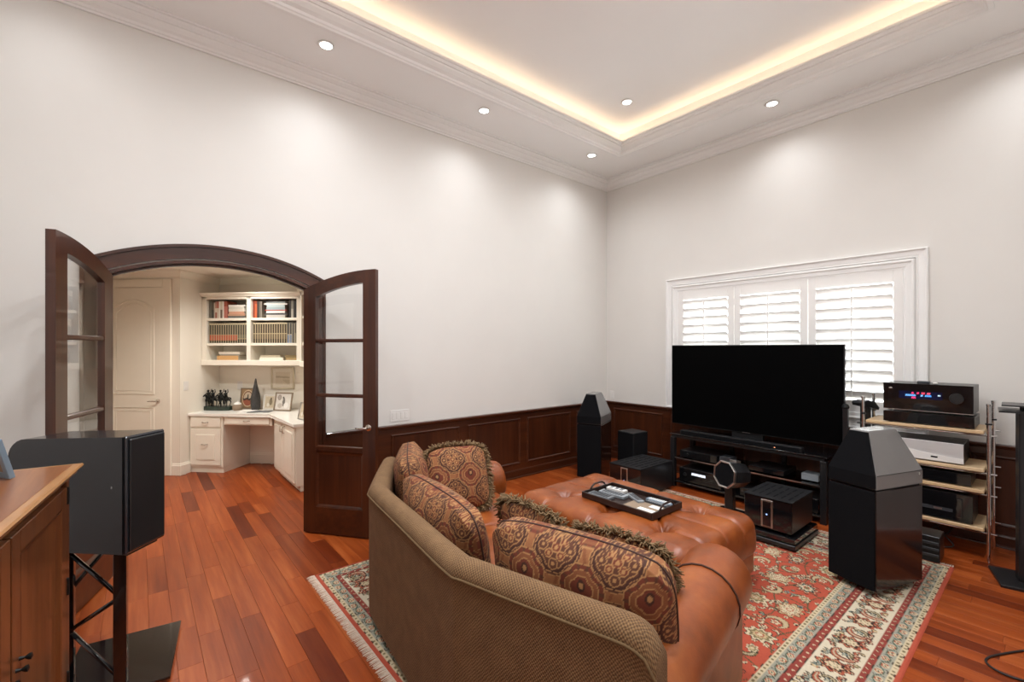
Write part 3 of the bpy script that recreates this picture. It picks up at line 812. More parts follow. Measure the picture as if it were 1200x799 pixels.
book(.33, .40, ZB, .30, .058, .20, [(1, '#d3a36b')], 'thick tan box-shaped book lying on the bottom left shelf', None, True)
book(.36, .40, ZB + .0585, .28, .018, .20, [(1, '#8f8a7d')], 'thin grey book lying on the tan one, bottom left shelf', None, True)
book(.355, .40, ZB + .077, .30, .034, .20, [(1, '#efe6d5')], 'cream book topping the pile on the bottom left shelf', None, True)
book(.95, .40, ZB, .33, .036, .20, [(1, '#efe7d7')], 'wide cream book lying on the bottom right shelf', None, True)
book(.93, .41, ZB + .0365, .28, .03, .19, [(1, '#c9bda3')], 'beige book lying on the wide cream one, bottom right shelf', None, True)
book(1.235, .40, ZB, .17, .03, .20, [(1, '#a98f63')], 'short olive book lying at the right of the bottom right shelf', None, True)
book(1.225, .41, ZB + .0305, .18, .035, .19, [(1, '#8d7a55')], 'upper olive book lying at the right of the bottom right shelf', None, True)

# second bookcase, over the side cabinet (mirrored in the open door glass)
t = thing('wall_bookcase', 'cream open bookcase hung over the side cabinet on the hall wall', 'bookcase', (-3.83, .85, 0))
bm = NB()
for y0, y1 in ((0, .045), (.40, .44), (.795, .84)): box(bm, 0, .322, y0, y1, 1.42, 2.29)
obj('upright_panels', bm, 'cabinet_cream', t)
obj('back_panel', B(.31, .323, .045, .795, 1.42, 2.29), 'cabinet_cream', t)
obj('bottom_board', B(-.01, .323, -.002, .842, 1.373, 1.442, .004), 'cabinet_cream', t)
obj('top_board', B(0, .323, 0, .84, 2.252, 2.30, .002), 'cabinet_cream', t)
obj('cornice', B(-.04, .323, -.002, .842, 2.301, 2.335, .01), 'cabinet_cream', t)
for z in (1.635, 1.967):
    for y0, y1 in ((.045, .40), (.44, .795)): obj('shelf', B(.012, .31, y0, y1, z, z + .034, .002), 'cabinet_cream', t)
rk = random.Random(31)
for z, hmax, shn in ((1.4425, .17, 'bottom'), (1.6695, .25, 'middle'), (2.0015, .22, 'top')):
    for y0 in (.05, .445):
        y = y0
        while y < y0 + .28:
            w_ = rk.uniform(.024, .045); h_ = hmax * rk.uniform(.82, .98)
            cn, ch = rk.choice((('grey', '#8a8378'), ('terracotta', '#b06a52'), ('charcoal', '#5b564e'), ('cream', '#c9bda6'), ('olive brown', '#70685c'), ('rust red', '#a35a41')))
            o = book(0, 0, 0, w_ - .002, h_, .18, [(.7, ch), (.3, rk.choice(('#d8cdb8', '#847b6d')))], cn + ' upright book on the ' + shn + ' shelf over the side cabinet', 'books over the side cabinet')
            o.location = (-3.80, .85 + y + w_/2, z); o.rotation_euler = (0, 0, R(-90)); y += w_
# bronze sculpture of galloping riders
t = thing('horse_sculpture', 'dark bronze sculpture of four galloping riders on a green base', 'sculpture', NW(.165, .44, .7655), NRZ)
bp = [(-.185, -.05), (-.12, -.068), (.13, -.068), (.19, -.045), (.195, .03), (.15, .06), (-.14, .06), (-.19, .03)]
obj('plinth', prism(NB(), bp, 0, .055, bev=.006), 'green_marble', t)
rq = random.Random(3)
for k, (x, y, ph) in enumerate(((-.135, .0, .2), (-.055, -.02, 1.3), (.035, .01, 2.2), (.125, -.015, 3.0))):
    bm = NB(); z = .155
    ellip(bm, (x, y, z), (.032, .05, .028))
    tube(bm, [(x, y - .03, z + .01), (x + .004, y - .055, z + .04), (x + .004, y - .075, z + .055)], [.018, .014, .011], 8)
    ellip(bm, (x + .004, y - .09, z + .045), (.010, .024, .011), Matrix.Rotation(.6, 3, 'X'))
    for sx, sy, kk in ((-.018, -.03, 0), (.018, -.03, 1), (-.018, .035, 2), (.018, .035, 3)):
        a = math.sin(ph + kk * 1.7) * .03
        tube(bm, [(x + sx, y + sy, z - .01), (x + sx * 1.1, y + sy + a, z - .05), (x + sx * 1.1, y + sy + a * .2, .054)], [.012, .007, .005], 6)
    tube(bm, [(x, y + .05, z + .01), (x, y + .085, z + .0), (x, y + .10, z - .03)], [.007, .009, .003], 6)
    hh = obj('horse', bm, 'bronze_dark', t, smooth=True)
    bm = NB(); zz = z + .03
    tube(bm, [(x, y, zz - .01), (x, y - .006, zz + .03), (x, y - .008, zz + .055)], [.017, .02, .012], 8)
    ellip(bm, (x, y - .012, zz + .07), (.013, .014, .015)); lathe(bm, [(0, .014), (.008, .014), (.012, .004), (.024, .0), (0, -.002)], 12, c=(x, y - .012, zz + .074))
    tube(bm, [(x + .015, y, zz + .045), (x + .035, y - .01, zz + .06), (x + (.03 if k % 2 else .05), y - .01, zz + .10)], [.007, .006, .004], 6)
    tube(bm, [(x - .015, y, zz + .045), (x - .03, y - .02, zz + .03), (x - .02, y - .05, zz + .02)], [.007, .006, .005], 6)
    for s in (-1, 1): tube(bm, [(x + s * .014, y, zz - .005), (x + s * .034, y - .012, zz - .025), (x + s * .03, y + .0, zz - .06)], [.010, .009, .006], 6)
    obj('rider', bm, 'bronze_dark', hh, smooth=True)
# ceramic pot, vase
t = thing('lidded_pot', 'small pale patterned pot with a lid on the desk', 'pot', NW(.445, .44, .7655), NRZ)
bm = NB(); lathe(bm, [(0, 0), (.05, 0), (.062, .02), (.064, .05), (.05, .075), (.04, .08), (0, .08)], 20); obj('bowl', bm, 'kraft', t, smooth='auto')
bm = NB(); lathe(bm, [(0, .08), (.046, .08), (.04, .098), (.012, .108), (.014, .122), (0, .13)], 20); obj('lid', bm, 'paper', t, smooth='auto')
tag(obj('cone_vase', lathe(NB(), [(0, 0), (.048, 0), (.052, .012), (.06, .06), (.064, .12), (.056, .19), (.036, .28), (.018, .36), (.01, .41), (.004, .425), (0, .426)], 24), 'slate_ceramic', smooth='auto'), 'tall dark grey cone-shaped vase on the desk', 'vase')
bpy.data.objects['cone_vase'].location = NW(.66, .50, .7655)
# framed pictures
def art(w_, h_, fn, res=48):
    u, v = np.meshgrid(np.linspace(-1, 1, res), np.linspace(-1, 1, res)); c = fn(u, v)
    P = np.stack([u * w_/2, np.full_like(u, 0.0), v * h_/2], -1); return P, c
def framed(name, label, loc, rz, w_, h_, bw, fmat, fn, tilt=8.0, dep=.018, mat_in='print_gloss', strut=True):
    t = thing(name, label, 'picture frame', loc, rz)
    M = Matrix.Rotation(R(-tilt), 4, 'X')
    bm = NB()
    box(bm, -w_/2, -w_/2 + bw, -dep, 0, 0, h_, .002); box(bm, w_/2 - bw, w_/2, -dep, 0, 0, h_, .002)
    box(bm, -w_/2 + bw, w_/2 - bw, -dep, 0, 0, bw, .002); box(bm, -w_/2 + bw, w_/2 - bw, -dep, 0, h_ - bw, h_, .002)
    bm.transform(M); obj('frame', bm, fmat, t)
    P, c = art(w_ - 2*bw + .002, h_ - 2*bw + .002, fn)
    P = P + np.array([0, -.007, h_/2]); mm = np.array(M)[:3, :3]; P = P @ mm.T
    grid_obj('picture', P, c, mat_in, t, smooth=False)
    bm = B(-w_/2 + .004, w_/2 - .004, -.006, -.001, .004, h_ - .004); bm.transform(M); obj('backing', bm, 'kraft', t)
    if strut:
        zt = h_ * .7; yt = math.sin(R(tilt)) * zt
        bm = NB(); prism(bm, [(yt + .001, zt), (yt + .006, zt), (yt + .12 * h_ + .012, .001), (yt + .12 * h_ + .006, .001)], -.02, .02, lambda a, b, c_: (c_, a, b)); obj('strut', bm, 'kraft', t)
    return t
def mixc(c, mask, col): return np.where(mask[..., None], np.array(hexs(col)), c)
def base(u, col): return np.ones(u.shape + (3,)) * np.array(hexs(col))
def art_oval(u, v):
    c = base(u, '#ab8a66'); r = np.hypot(u / .86, v / .88); c = mixc(c, r < 1, '#e4cfae'); c = mixc(c, r < .88, '#8a5a3c'); c = mixc(c, r < .74, '#d9c6ae')
    c = mixc(c, (r < .88) & (v < -.12), '#b0664d'); c = mixc(c, (r < .88) & (abs(v + .08 + .05*np.sin(u*9)) < .10), '#4e443b'); c = mixc(c, np.hypot(u / .10, (v - .18) / .26) < 1, '#3b352f'); return c
def art_figure(u, v):
    c = base(u, '#e9e0d0'); c = mixc(c, (abs(u) < .8) & (abs(v) < .82), '#d8c9ae'); c = mixc(c, np.hypot((u - .2) / .3, (v - .05) / .5) < 1, '#8f8168'); c = mixc(c, np.hypot((u - .25) / .14, (v - .55) / .17) < 1, '#5d5141'); c = mixc(c, np.hypot((u + .3) / .25, (v + .4) / .3) < 1, '#f2ece0'); return c
def art_group(u, v):
    c = base(u, '#e5dfd8'); c = mixc(c, np.hypot((u + .55) / .22, (v - .5) / .3) < 1, '#b5aaa0'); c = mixc(c, abs(np.hypot((u + .55) / .22, (v - .5) / .3) - 1) < .12, '#8f8479')
    c = mixc(c, np.hypot((u - .05) / .16, (v + .05) / .55) < 1, '#7b756e'); c = mixc(c, np.hypot((u - .4) / .3, (v + .45) / .35) < 1, '#f3efea'); c = mixc(c, np.hypot((u + .05) / .1, (v - .5) / .12) < 1, '#55504b'); c = mixc(c, np.hypot((u + .4) / .3, (v + .5) / .3) < 1, '#c7beb4'); return c
def art_pale(u, v):
    c = base(u, '#efe6d5'); c = mixc(c, (abs(u) < .74) & (abs(v) < .68), '#e2d6c0'); c = mixc(c, (abs(u) < .68) & (abs(v - .12 + .06*u) < .10), '#c4b79d'); c = mixc(c, (abs(u) < .68) & (v < -.12) & (v > -.62) & (u > -.2 - v), '#d3c7ad'); return c
framed('framed_plaque', 'tan square picture with an oval scene on the desk', NW(.47, .60, .7655), NRZ, .215, .285, .012, 'frame_wood_grey', art_oval, 6, strut=False)
framed('wall_picture', 'pale framed picture hung on the nook wall', NW(.945, .668, 1.035), NRZ, .335, .30, .022, 'frame_pale', art_pale, 0, strut=False)
framed('photo_frame', 'small cream photo frame between the vase and the dark-framed photo', NW(.83, .54, .7655), NRZ, .17, .20, .012, 'paper', art_figure, 8)
framed('photo_frame', 'dark bronze framed photo at the end of the desk', NW(1.08, .44, .7655), R(-52), .265, .245, .016, 'frame_wood_grey', art_group, 12)
framed('photo_frame', 'small silver photo frame on the cabinet edge by the arched doorway', (-3.90, 1.34, .7655), R(-75), .16, .20, .012, 'silver', art_figure, 12)
# papers on the desk
t = thing('paper_stack', 'open grey and white papers lying on the desk', 'papers', NW(.76, .33, .7655), R(-40))
obj('sheet', B(-.17, .16, -.09, .09, 0, .004), 'paper', t); obj('sheet', B(-.05, .22, -.11, .06, .0042, .008, mtx=Matrix.Rotation(.15, 4, 'Z')), 'mid_grey_plastic', t); obj('sheet', B(-.22, -.01, -.07, .08, .0082, .011, mtx=Matrix.Rotation(-.2, 4, 'Z')), 'paper', t)
plate('light_switch', 'white switch plate on the hall wall left of the desk', NW(0.0, .09, 1.12), R(45), .075, 1)
plate('wall_outlet', 'cream outlet plate on the nook wall above the desk', NW(.31, .67, 1.08), NRZ, .075, 1, 'outlet')
# ------------------------------------------------------------------ rug
GX0, GX1, GY0, GY1 = -4.42, -.80, -3.80, -.95
def rug_colours(X, Y):
    c = np.zeros(X.shape + (3,)); hx = lambda h: np.array(hexs(h))
    RED, RED2, CREAM, IVORY, GREY, GREEN, OLIVE, DARK, RUST, TAN, TEAL = map(hx, ('#b5543f', '#8f4238', '#cfbd9c', '#d2c5ab', '#a09d8c', '#4f5d4b', '#7a6d4d', '#3a2f28', '#a4553f', '#bda57c', '#76847c'))
    dl = np.stack([X - GX0, GX1 - X, Y - GY0, GY1 - Y], 0); d = dl.min(0); side = dl.argmin(0)
    al = np.where(side < 2, Y, X)
    def sel(m, col): c[m] = col
    sel(d >= 0, RED)
    wob = .0015 * np.sin(al * 60)
    dd = d + wob
    sel((dd > .022), DARK); sel(dd > .025, CREAM); sel((dd > .029) & (dd < .044) & (np.sin(al * 190) + .6*np.sin(al*77) > .2), OLIVE)
    sel(dd > .048, DARK); sel(dd > .051, GREY)
    sel(dd > .107, DARK); sel(dd > .110, RED2); sel((np.hypot((al % .05) - .025, d - .124) < .007) , CREAM); sel((np.hypot((al % .05) - .025, d - .124) < .0035), DARK)
    sel(dd > .138, DARK); sel(dd > .141, IVORY); sel(dd > .335, DARK); sel(dd > .338, RED2)
    sel((np.hypot((al % .05) - .025, d - .357) < .007), CREAM)
    sel(dd > .377, DARK); sel(dd > .380, GREY); sel(dd > .437, DARK); sel(dd > .440, CREAM); sel((dd > .444) & (dd < .458) & (np.sin(al * 190) > .1), OLIVE)
    sel(dd > .463, DARK); sel(dd > .467, RED)
    # vines in the two grey guard borders
    for dc in (.079, .409):
        band = abs(d - dc) < .028
        v = dc + .014 * np.sin(al * 2*np.pi / .14)
        sel(band & (abs(d - v) < .0035), GREEN)
        ph = (al % .07) - .035; sg = np.where(np.floor(al / .07) % 2 == 0, 1, -1)
        q = d - dc - sg * -.006
        r = np.hypot(ph / 1.25, q); sel(band & (r < .0175), CREAM); sel(band & (r < .0145), RUST); sel(band & (r < .009), CREAM); sel(band & (r < .005), GREEN)
        r2 = np.hypot(((al + .035) % .07 - .035) / .7, (d - dc - sg * .012)); sel(band & (r2 < .009), TEAL); sel(band & (abs(r2 - .009) < .002), DARK)
    xs = X[0, :]; ys = Y[:, 0]
    def win(cx, cy, r):
        i0, i1 = np.searchsorted(xs, cx - r), np.searchsorted(xs, cx + r); j0, j1 = np.searchsorted(ys, cy - r), np.searchsorted(ys, cy + r)
        return slice(j0, j1), slice(i0, i1)
    def put(sl, m, col, lim):
        sub = c[sl]; m = m & (lim(d[sl])); sub[m] = col
    def palmette(cx, cy, s, ang, cols, lim, npet=9):
        sl = win(cx, cy, s * 1.5); u = X[sl] - cx; v = Y[sl] - cy
        a, b = u * math.cos(ang) + v * math.sin(ang), -u * math.sin(ang) + v * math.cos(ang)
        rr = np.hypot(a, b * 1.25); th = np.arctan2(b, a); e = s * (1 + .16 * np.cos(npet * th))
        for f, col in zip((1.08, 1.0, .80, .74, .56, .5, .30, .22), cols): put(sl, rr < e * f, col, lim)
    def crescent(cx, cy, s, ang, col, edge, lim, sweep_=2.2):
        sl = win(cx, cy, s * 1.6); u = X[sl] - cx; v = Y[sl] - cy
        rr = np.hypot(u, v); th = (np.arctan2(v, u) - ang + np.pi) % (2*np.pi) - np.pi
        wd = .30 * s * np.clip(1 - (th / sweep_)**2, 0, 1)
        m = (abs(th) < sweep_)
        put(sl, m & (abs(rr - s) < wd + .004), edge, lim); put(sl, m & (abs(rr - s) < wd), col, lim); put(sl, m & (abs(rr - s) < wd * .35), CREAM * .9, lim)
    def dot(cx, cy, s, c1, c2, lim):
        sl = win(cx, cy, s * 1.4); u = X[sl] - cx; v = Y[sl] - cy; rr = np.hypot(u, v); th = np.arctan2(v, u)
        e = s * (1 + .25 * np.cos(5 * th)); put(sl, rr < e + .003, DARK, lim); put(sl, rr < e, c1, lim); put(sl, rr < e * .45, c2, lim)
    def vine(pts, w_, col, lim):
        for (px, py) in pts:
            sl = win(px, py, w_ * 2); put(sl, np.hypot(X[sl] - px, Y[sl] - py) < w_, col, lim)
    field = lambda dd_: dd_ > .468
    ivory = lambda dd_: (dd_ > .143) & (dd_ < .334)
    rr_ = random.Random(21)
    cxm, cym = (GX0 + GX1) / 2, (GY0 + GY1) / 2
    P1 = [DARK, CREAM, CREAM, OLIVE, OLIVE, TAN, RUST, CREAM]; P2 = [DARK, RUST, CREAM, DARK, TEAL, CREAM, RUST, OLIVE]; P3 = [DARK, TAN, RED2, CREAM, OLIVE, CREAM, RUST, CREAM]
    nx, ny = 14, 10
    px, py = (GX1 - GX0 - .94) / nx, (GY1 - GY0 - .94) / ny
    for i in range(nx + 1):                      # scrolling vines
        x0 = GX0 + .47 + i * px
        vine([(x0 + .05 * math.sin(t_ * 18), GY0 + .47 + t_ * (GY1 - GY0 - .94)) for t_ in np.linspace(0, 1, 420)], .0042, OLIVE * .75, field)
    for j in range(ny + 1):
        y0 = GY0 + .47 + j * py
        vine([(GX0 + .47 + t_ * (GX1 - GX0 - .94), y0 + .045 * math.sin(t_ * 30)) for t_ in np.linspace(0, 1, 600)], .0042, OLIVE * .75, field)
    for i in range(nx):
        for j in range(ny):
            cx, cy = GX0 + .47 + (i + .5) * px + rr_.uniform(-.02, .02), GY0 + .47 + (j + .5) * py + rr_.uniform(-.02, .02)
            k = (i * 3 + j * 2) % 4
            if k in (0, 2): palmette(cx, cy, rr_.uniform(.060, .078), rr_.choice((0, .6, 1.57, 2.2)), (P1, P2, P3)[(i + j) % 3], field)
            elif k == 1: crescent(cx, cy, .052, rr_.uniform(0, 6.28), TAN, DARK, field); dot(cx, cy, .022, CREAM, RUST, field)
            else: crescent(cx, cy, .045, rr_.uniform(0, 6.28), OLIVE, DARK, field); palmette(cx + .03, cy - .02, .034, .4, P1, field, 7)
            for q in range(8):
                a = rr_.uniform(0, 6.28); rd = rr_.uniform(.085, .135)
                xx, yy = cx + rd * math.cos(a), cy + rd * math.sin(a)
                if q % 3 == 0: crescent(xx, yy, .02, a, CREAM, DARK, field, 1.6)
                else: dot(xx, yy, rr_.uniform(.009, .015), rr_.choice((CREAM, TAN, TEAL, CREAM)), rr_.choice((RED2, DARK, OLIVE)), field)
    # main ivory border
    def border_run(length, place):
        k = int(length / .135); st_ = length / k
        for i in range(k):
            a = (i + .5) * st_; x, y, an = place(a, .238)
            if i % 2 == 0: palmette(x, y, .068, an, [DARK, RUST, TAN, DARK, RUST, CREAM, OLIVE, CREAM], ivory, 8)
            else:
                x2, y2, _ = place(a, .225); crescent(x2, y2, .05, an + 1.2, RUST, DARK, ivory); crescent(x2, y2, .028, an - 1.9, OLIVE, DARK, ivory); dot(x2, y2, .012, TEAL, CREAM, ivory)
            for q in range(7):
                x3, y3, _ = place(a + rr_.uniform(-.09, .09), rr_.choice((.163, .178, .30, .318, .29)))
                dot(x3, y3, rr_.uniform(.007, .013), rr_.choice((RUST, TEAL, RED2, OLIVE, TAN)), CREAM, ivory)
            xa, ya, _ = place(a + .05, .17); crescent(xa, ya, .022, an, RUST, DARK, ivory, 1.8)
            xa, ya, _ = place(a - .04, .31); crescent(xa, ya, .022, an + 3, TEAL, DARK, ivory, 1.8)
    LX, LY = GX1 - GX0, GY1 - GY0
    border_run(LX, lambda a, o_: (GX0 + a, GY0 + o_, 1.57)); border_run(LX, lambda a, o_: (GX0 + a, GY1 - o_, -1.57))
    border_run(LY, lambda a, o_: (GX0 + o_, GY0 + a, 0)); border_run(LY, lambda a, o_: (GX1 - o_, GY0 + a, 3.14))
    # end selvage at the short sides is pale
    return c
xs = np.arange(GX0, GX1 + .001, .0065); ys = np.arange(GY0, GY1 + .001, .0065)
X, Y = np.meshgrid(xs, ys); Z = np.full_like(X, .008)
Z[0, :] = Z[-1, :] = .001; Z[:, 0] = Z[:, -1] = .001
rug = thing('rug', 'large red floral patterned rug with ivory borders under the seating', 'rug')
grid_obj('pile', np.stack([X, Y, Z], -1), rug_colours(X, Y), 'rug_pile', rug, smooth=False)
simple('rug_fringe', H('#cdb6a2'), .9, var=.15, vs=60)
for xe, s in ((GX0, -1), (GX1, 1)):
    bm = NB(); rf = random.Random(2); y = GY0 + .004
    while y < GY1:
        w_ = .0063; L = rf.uniform(.042, .055); j = rf.uniform(-.004, .004)
        v = [bm.verts.new(q) for q in ((xe, y, .006), (xe, y + w_, .006), (xe + s * L * .5, y + w_ + j, .005), (xe + s * L * .5, y + j, .005), (xe + s * L, y + w_ * .8 + j * 1.5, .0015), (xe + s * L, y + .001 + j * 1.5, .0015))]
        bm.faces.new((v[0], v[1], v[2], v[3])); bm.faces.new((v[3], v[2], v[4], v[5])); y += .0065
    o = obj('fringe', bm, 'rug_fringe', rug); o['kind'] = 'stuff'

# ------------------------------------------------------------------ sofa
ZF = .0095
def loft(bm, rings, cap0=True, cap1=True, uv=False):
    lay = bm.loops.layers.uv.verify() if uv else None
    V = [[bm.verts.new(p) for p in r] for r in rings]
    m = len(V[0])
    for i in range(len(V) - 1):
        for j in range(m): bm.faces.new((V[i][j], V[i][(j+1) % m], V[i+1][(j+1) % m], V[i+1][j]))
    if cap0: bm.faces.new(V[0][::-1])
    if cap1: bm.faces.new(V[-1])
    if uv:
        for f in bm.faces:
            for lp in f.loops: lp[lay].uv = (lp.vert.co.x - lp.vert.co.y, lp.vert.co.z)
    return bm
sofa = thing('sofa', 'curved sofa with woven brown back and rolled leather arms', 'sofa', (-4.0, -2.27, ZF))
out_pts = [(-4.255, -3.565), (-4.315, -3.36), (-4.44, -2.90), (-4.458, -2.78), (-4.40, -2.27), (-4.342, -1.78), (-4.30, -1.65), (-4.10, -1.30), (-3.93, -1.02)]
op = smoothpath([Vector(p) for p in out_pts], 6)
RIM = .785
ssec = [(0.0, .05), (0, .30), (0, .60), (-.002, .715), (-.006, .735), (-.004, .752), (.008, .772), (.028, .786), (.055, .79), (.082, .782), (.102, .762), (.112, .735), (.114, .60), (.116, .2), (.116, .05)]
bm = NB(); sweep(bm, ssec, op, uv=True)
bm.verts.ensure_lookup_table(); m = len(ssec)
Ls = [0.0]
for i in range(1, len(op)): Ls.append(Ls[-1] + (op[i] - op[i-1]).length)
def drop_at(i):
    s_ = min(Ls[i], Ls[-1] - Ls[i]); r_ = .11
    return .075 * (1 - math.sqrt(max(0, 1 - (1 - s_ / r_)**2))) if s_ < r_ else 0
for i in range(len(op)):
    for j in range(m):
        v = bm.verts[i*m + j]
        if v.co.z > .55: v.co.z -= drop_at(i)
for v in bm.verts: v.co.z += ZF
obj('back_shell', bm, 'woven', sofa, world=True, smooth='auto')
pp = plan_offset(op, -.007)
pts = [(p.x, p.y, .733 + ZF - drop_at(i)) for i, p in enumerate(pp)]
pts = [(pts[0][0] + .012, pts[0][1] - .004, .06)] + [(pts[0][0] + .006, pts[0][1] - .006, pts[0][2] - .04)] + pts
simple('piping_brown', H('#6a5233'), .85, var=.15, vs=80)
obj('piping', tube(NB(), pts, .0055, 6), 'piping_brown', sofa, world=True, smooth=True)

inn = plan_offset(op, .117)
def arm(p0, p1, r0, r1, name='arm'):
    p0, p1 = Vector(p0), Vector(p1); d_ = (p1 - p0); L = d_.length; d_.normalize(); nr = Vector((d_.y, -d_.x))
    def ring(s, r_, k, zc):
        pts = []
        prof = [(-r_ * .72, .05), (-r_ * .72, zc - r_ * .75)]
        for i in range(17):
            a = R(218) - R(256) * i / 16; prof.append((r_ * math.cos(a), zc + r_ * math.sin(a)))
        prof += [(r_ * .72, zc - r_ * .75), (r_ * .72, .05)]
        for o_, z in prof:
            o2 = o_ * k; z2 = (z - .3) * k + .3 if z > .3 else max(.05, (z - .3) * k + .3)
            q = p0 + d_ * s + nr * o2; pts.append((q.x, q.y, z2 + ZF))
        return pts
    rings = []
    for i in range(9):
        f = i / 8; rings.append(ring(f * (L - .05), r0 + (r1 - r0) * f, 1.0, .485 - .01 * math.sin(f * 3.14)))
    for ds, k in ((-.03, .985), (-.012, .95), (-.003, .9), (0, .82)): rings.append(ring(L + ds, r1, k, .485))
    o = obj(name, loft(NB(), rings), 'leather', sofa, world=True, smooth='auto')
    sm = rings[6]
    obj('arm_welt', tube(NB(), [Vector(p) + (Vector(p) - Vector((*(p0 + d_ * ((L - .05) * 6/8)), p[2]))) * .012 + Vector((0, 0, .003)) for p in sm[1:-1]], .0045, 6), 'piping_dark', o, world=True, smooth=True)
    return o
arm((-4.16, -3.435), (-3.17, -3.215), .135, .158)
arm((-3.86, -1.09), (-3.0, -1.24), .135, .15)
# seat deck and cushions
front = [(-3.22, -3.04), (-3.46, -2.62), (-3.40, -2.0), (-3.14, -1.42)]
bi = [inn[3], inn[12], inn[30], inn[-4]]
bi = [Vector(b) for b in bi]
deck = [Vector(f) for f in front] + [Vector((b.x + .002, b.y)) for b in bi[::-1]]
obj('seat_deck', prism(NB(), [tuple(p) for p in deck], .06 + ZF, .30 + ZF, bev=.015), 'leather', sofa, world=True, smooth='auto')
for k in range(3):
    q = [Vector(front[k]), Vector(front[k+1]), bi[k+1], bi[k]]
    cen = sum(q, Vector((0, 0))) / 4
    q = [cen + (v - cen) * .985 for v in q]
    sub = []
    for i in range(4):
        a, b = q[i], q[(i+1) % 4]
        for f in (.06, .5, .94): sub.append(a.lerp(b, f))
    bm = NB(); prism(bm, [tuple(p) for p in sub], .302 + ZF, .455 + ZF)
    es = [e for e in bm.edges if abs(e.verts[0].co.z - e.verts[1].co.z) < .001]
    bmesh.ops.bevel(bm, geom=es, offset=.045, segments=4, affect='EDGES', profile=.5)
    obj('seat_cushion', bm, 'leather', sofa, world=True, smooth='auto')
for x, y in ((-4.22, -3.3), (-3.3, -3.1), (-3.3, -1.5), (-4.0, -1.25), (-4.3, -2.3), (-3.5, -2.3)):
    obj('foot', lathe(NB(), [(0, 0), (.026, 0), (.034, .02), (.034, .06), (0, .06)], 14, c=(x, y, ZF)), 'tray_wood', sofa, world=True, smooth='auto')

# ------------------------------------------------------------------ patterned cushions
def damask(x, y):
    a, b = .235, .225
    hx = lambda h: np.array(hexs(h)); TAN, TAN2, RUST, DARK, GOLD, BROWN = map(hx, ('#97613a', '#864f2d', '#72341f', '#462417', '#b08050', '#5c3420'))
    row = np.floor(y / (b * .5)); best = None
    c = np.ones(x.shape + (3,)) * TAN
    c = np.where((np.sin((x + .4*np.sin(y * 30) * .03) * 120) > .75)[..., None], TAN2, c)
    def cell(ox, oy):
        p = ((x - ox + a/2) % a) - a/2; q = ((y - oy + b/2) % b) - b/2
        return p, q
    for n_, (ox, oy) in enumerate(((0, 0), (a/2, b/2))):
        p, q = cell(ox, oy)
        th = np.arctan2(q, p); k = np.abs(p) / (a*.5) ; l = np.abs(q) / (b*.5)
        r = (k**1.35 + l**1.35)**(1/1.35) * (1 + .05 * np.cos(8 * th))
        rr = np.hypot(p, q)
        def put(m, col):
            nonlocal c; c = np.where(m[..., None], col, c)
        if n_ == 0:
            put(r < .93, GOLD); put(r < .90, BROWN); put(r < .84, GOLD); put(r < .81, DARK); put(r < .72, BROWN); put((r < .72) & (np.abs(r - .66) < .015), GOLD)
            for pr, ps, cnt in ((.058, .021, 4), (.036, .017, 4)):
                for i in range(cnt):
                    aa = i * 2*math.pi/cnt + (0 if pr > .05 else math.pi/4)
                    e = np.hypot(p - pr * math.cos(aa), q - pr * math.sin(aa)); put(e < ps, GOLD); put(e < ps - .004, RUST if pr < .05 else BROWN); put(e < .007, GOLD)
            put(rr < .02, GOLD); put(rr < .016, RUST); put(rr < .008, GOLD)
        else:
            put(r < .80, GOLD); put(r < .765, RUST); put(r < .60, GOLD); put(r < .57, TAN2); put(r < .42, GOLD); put(r < .38, RUST)
            put((r < .76) & (r > .60) & (np.cos(14 * th) > .55), BROWN)
            hp = np.hypot(p, q - .01) + .35 * np.abs(p) ; put(hp < .022, DARK); put(hp < .012, GOLD)
    return c
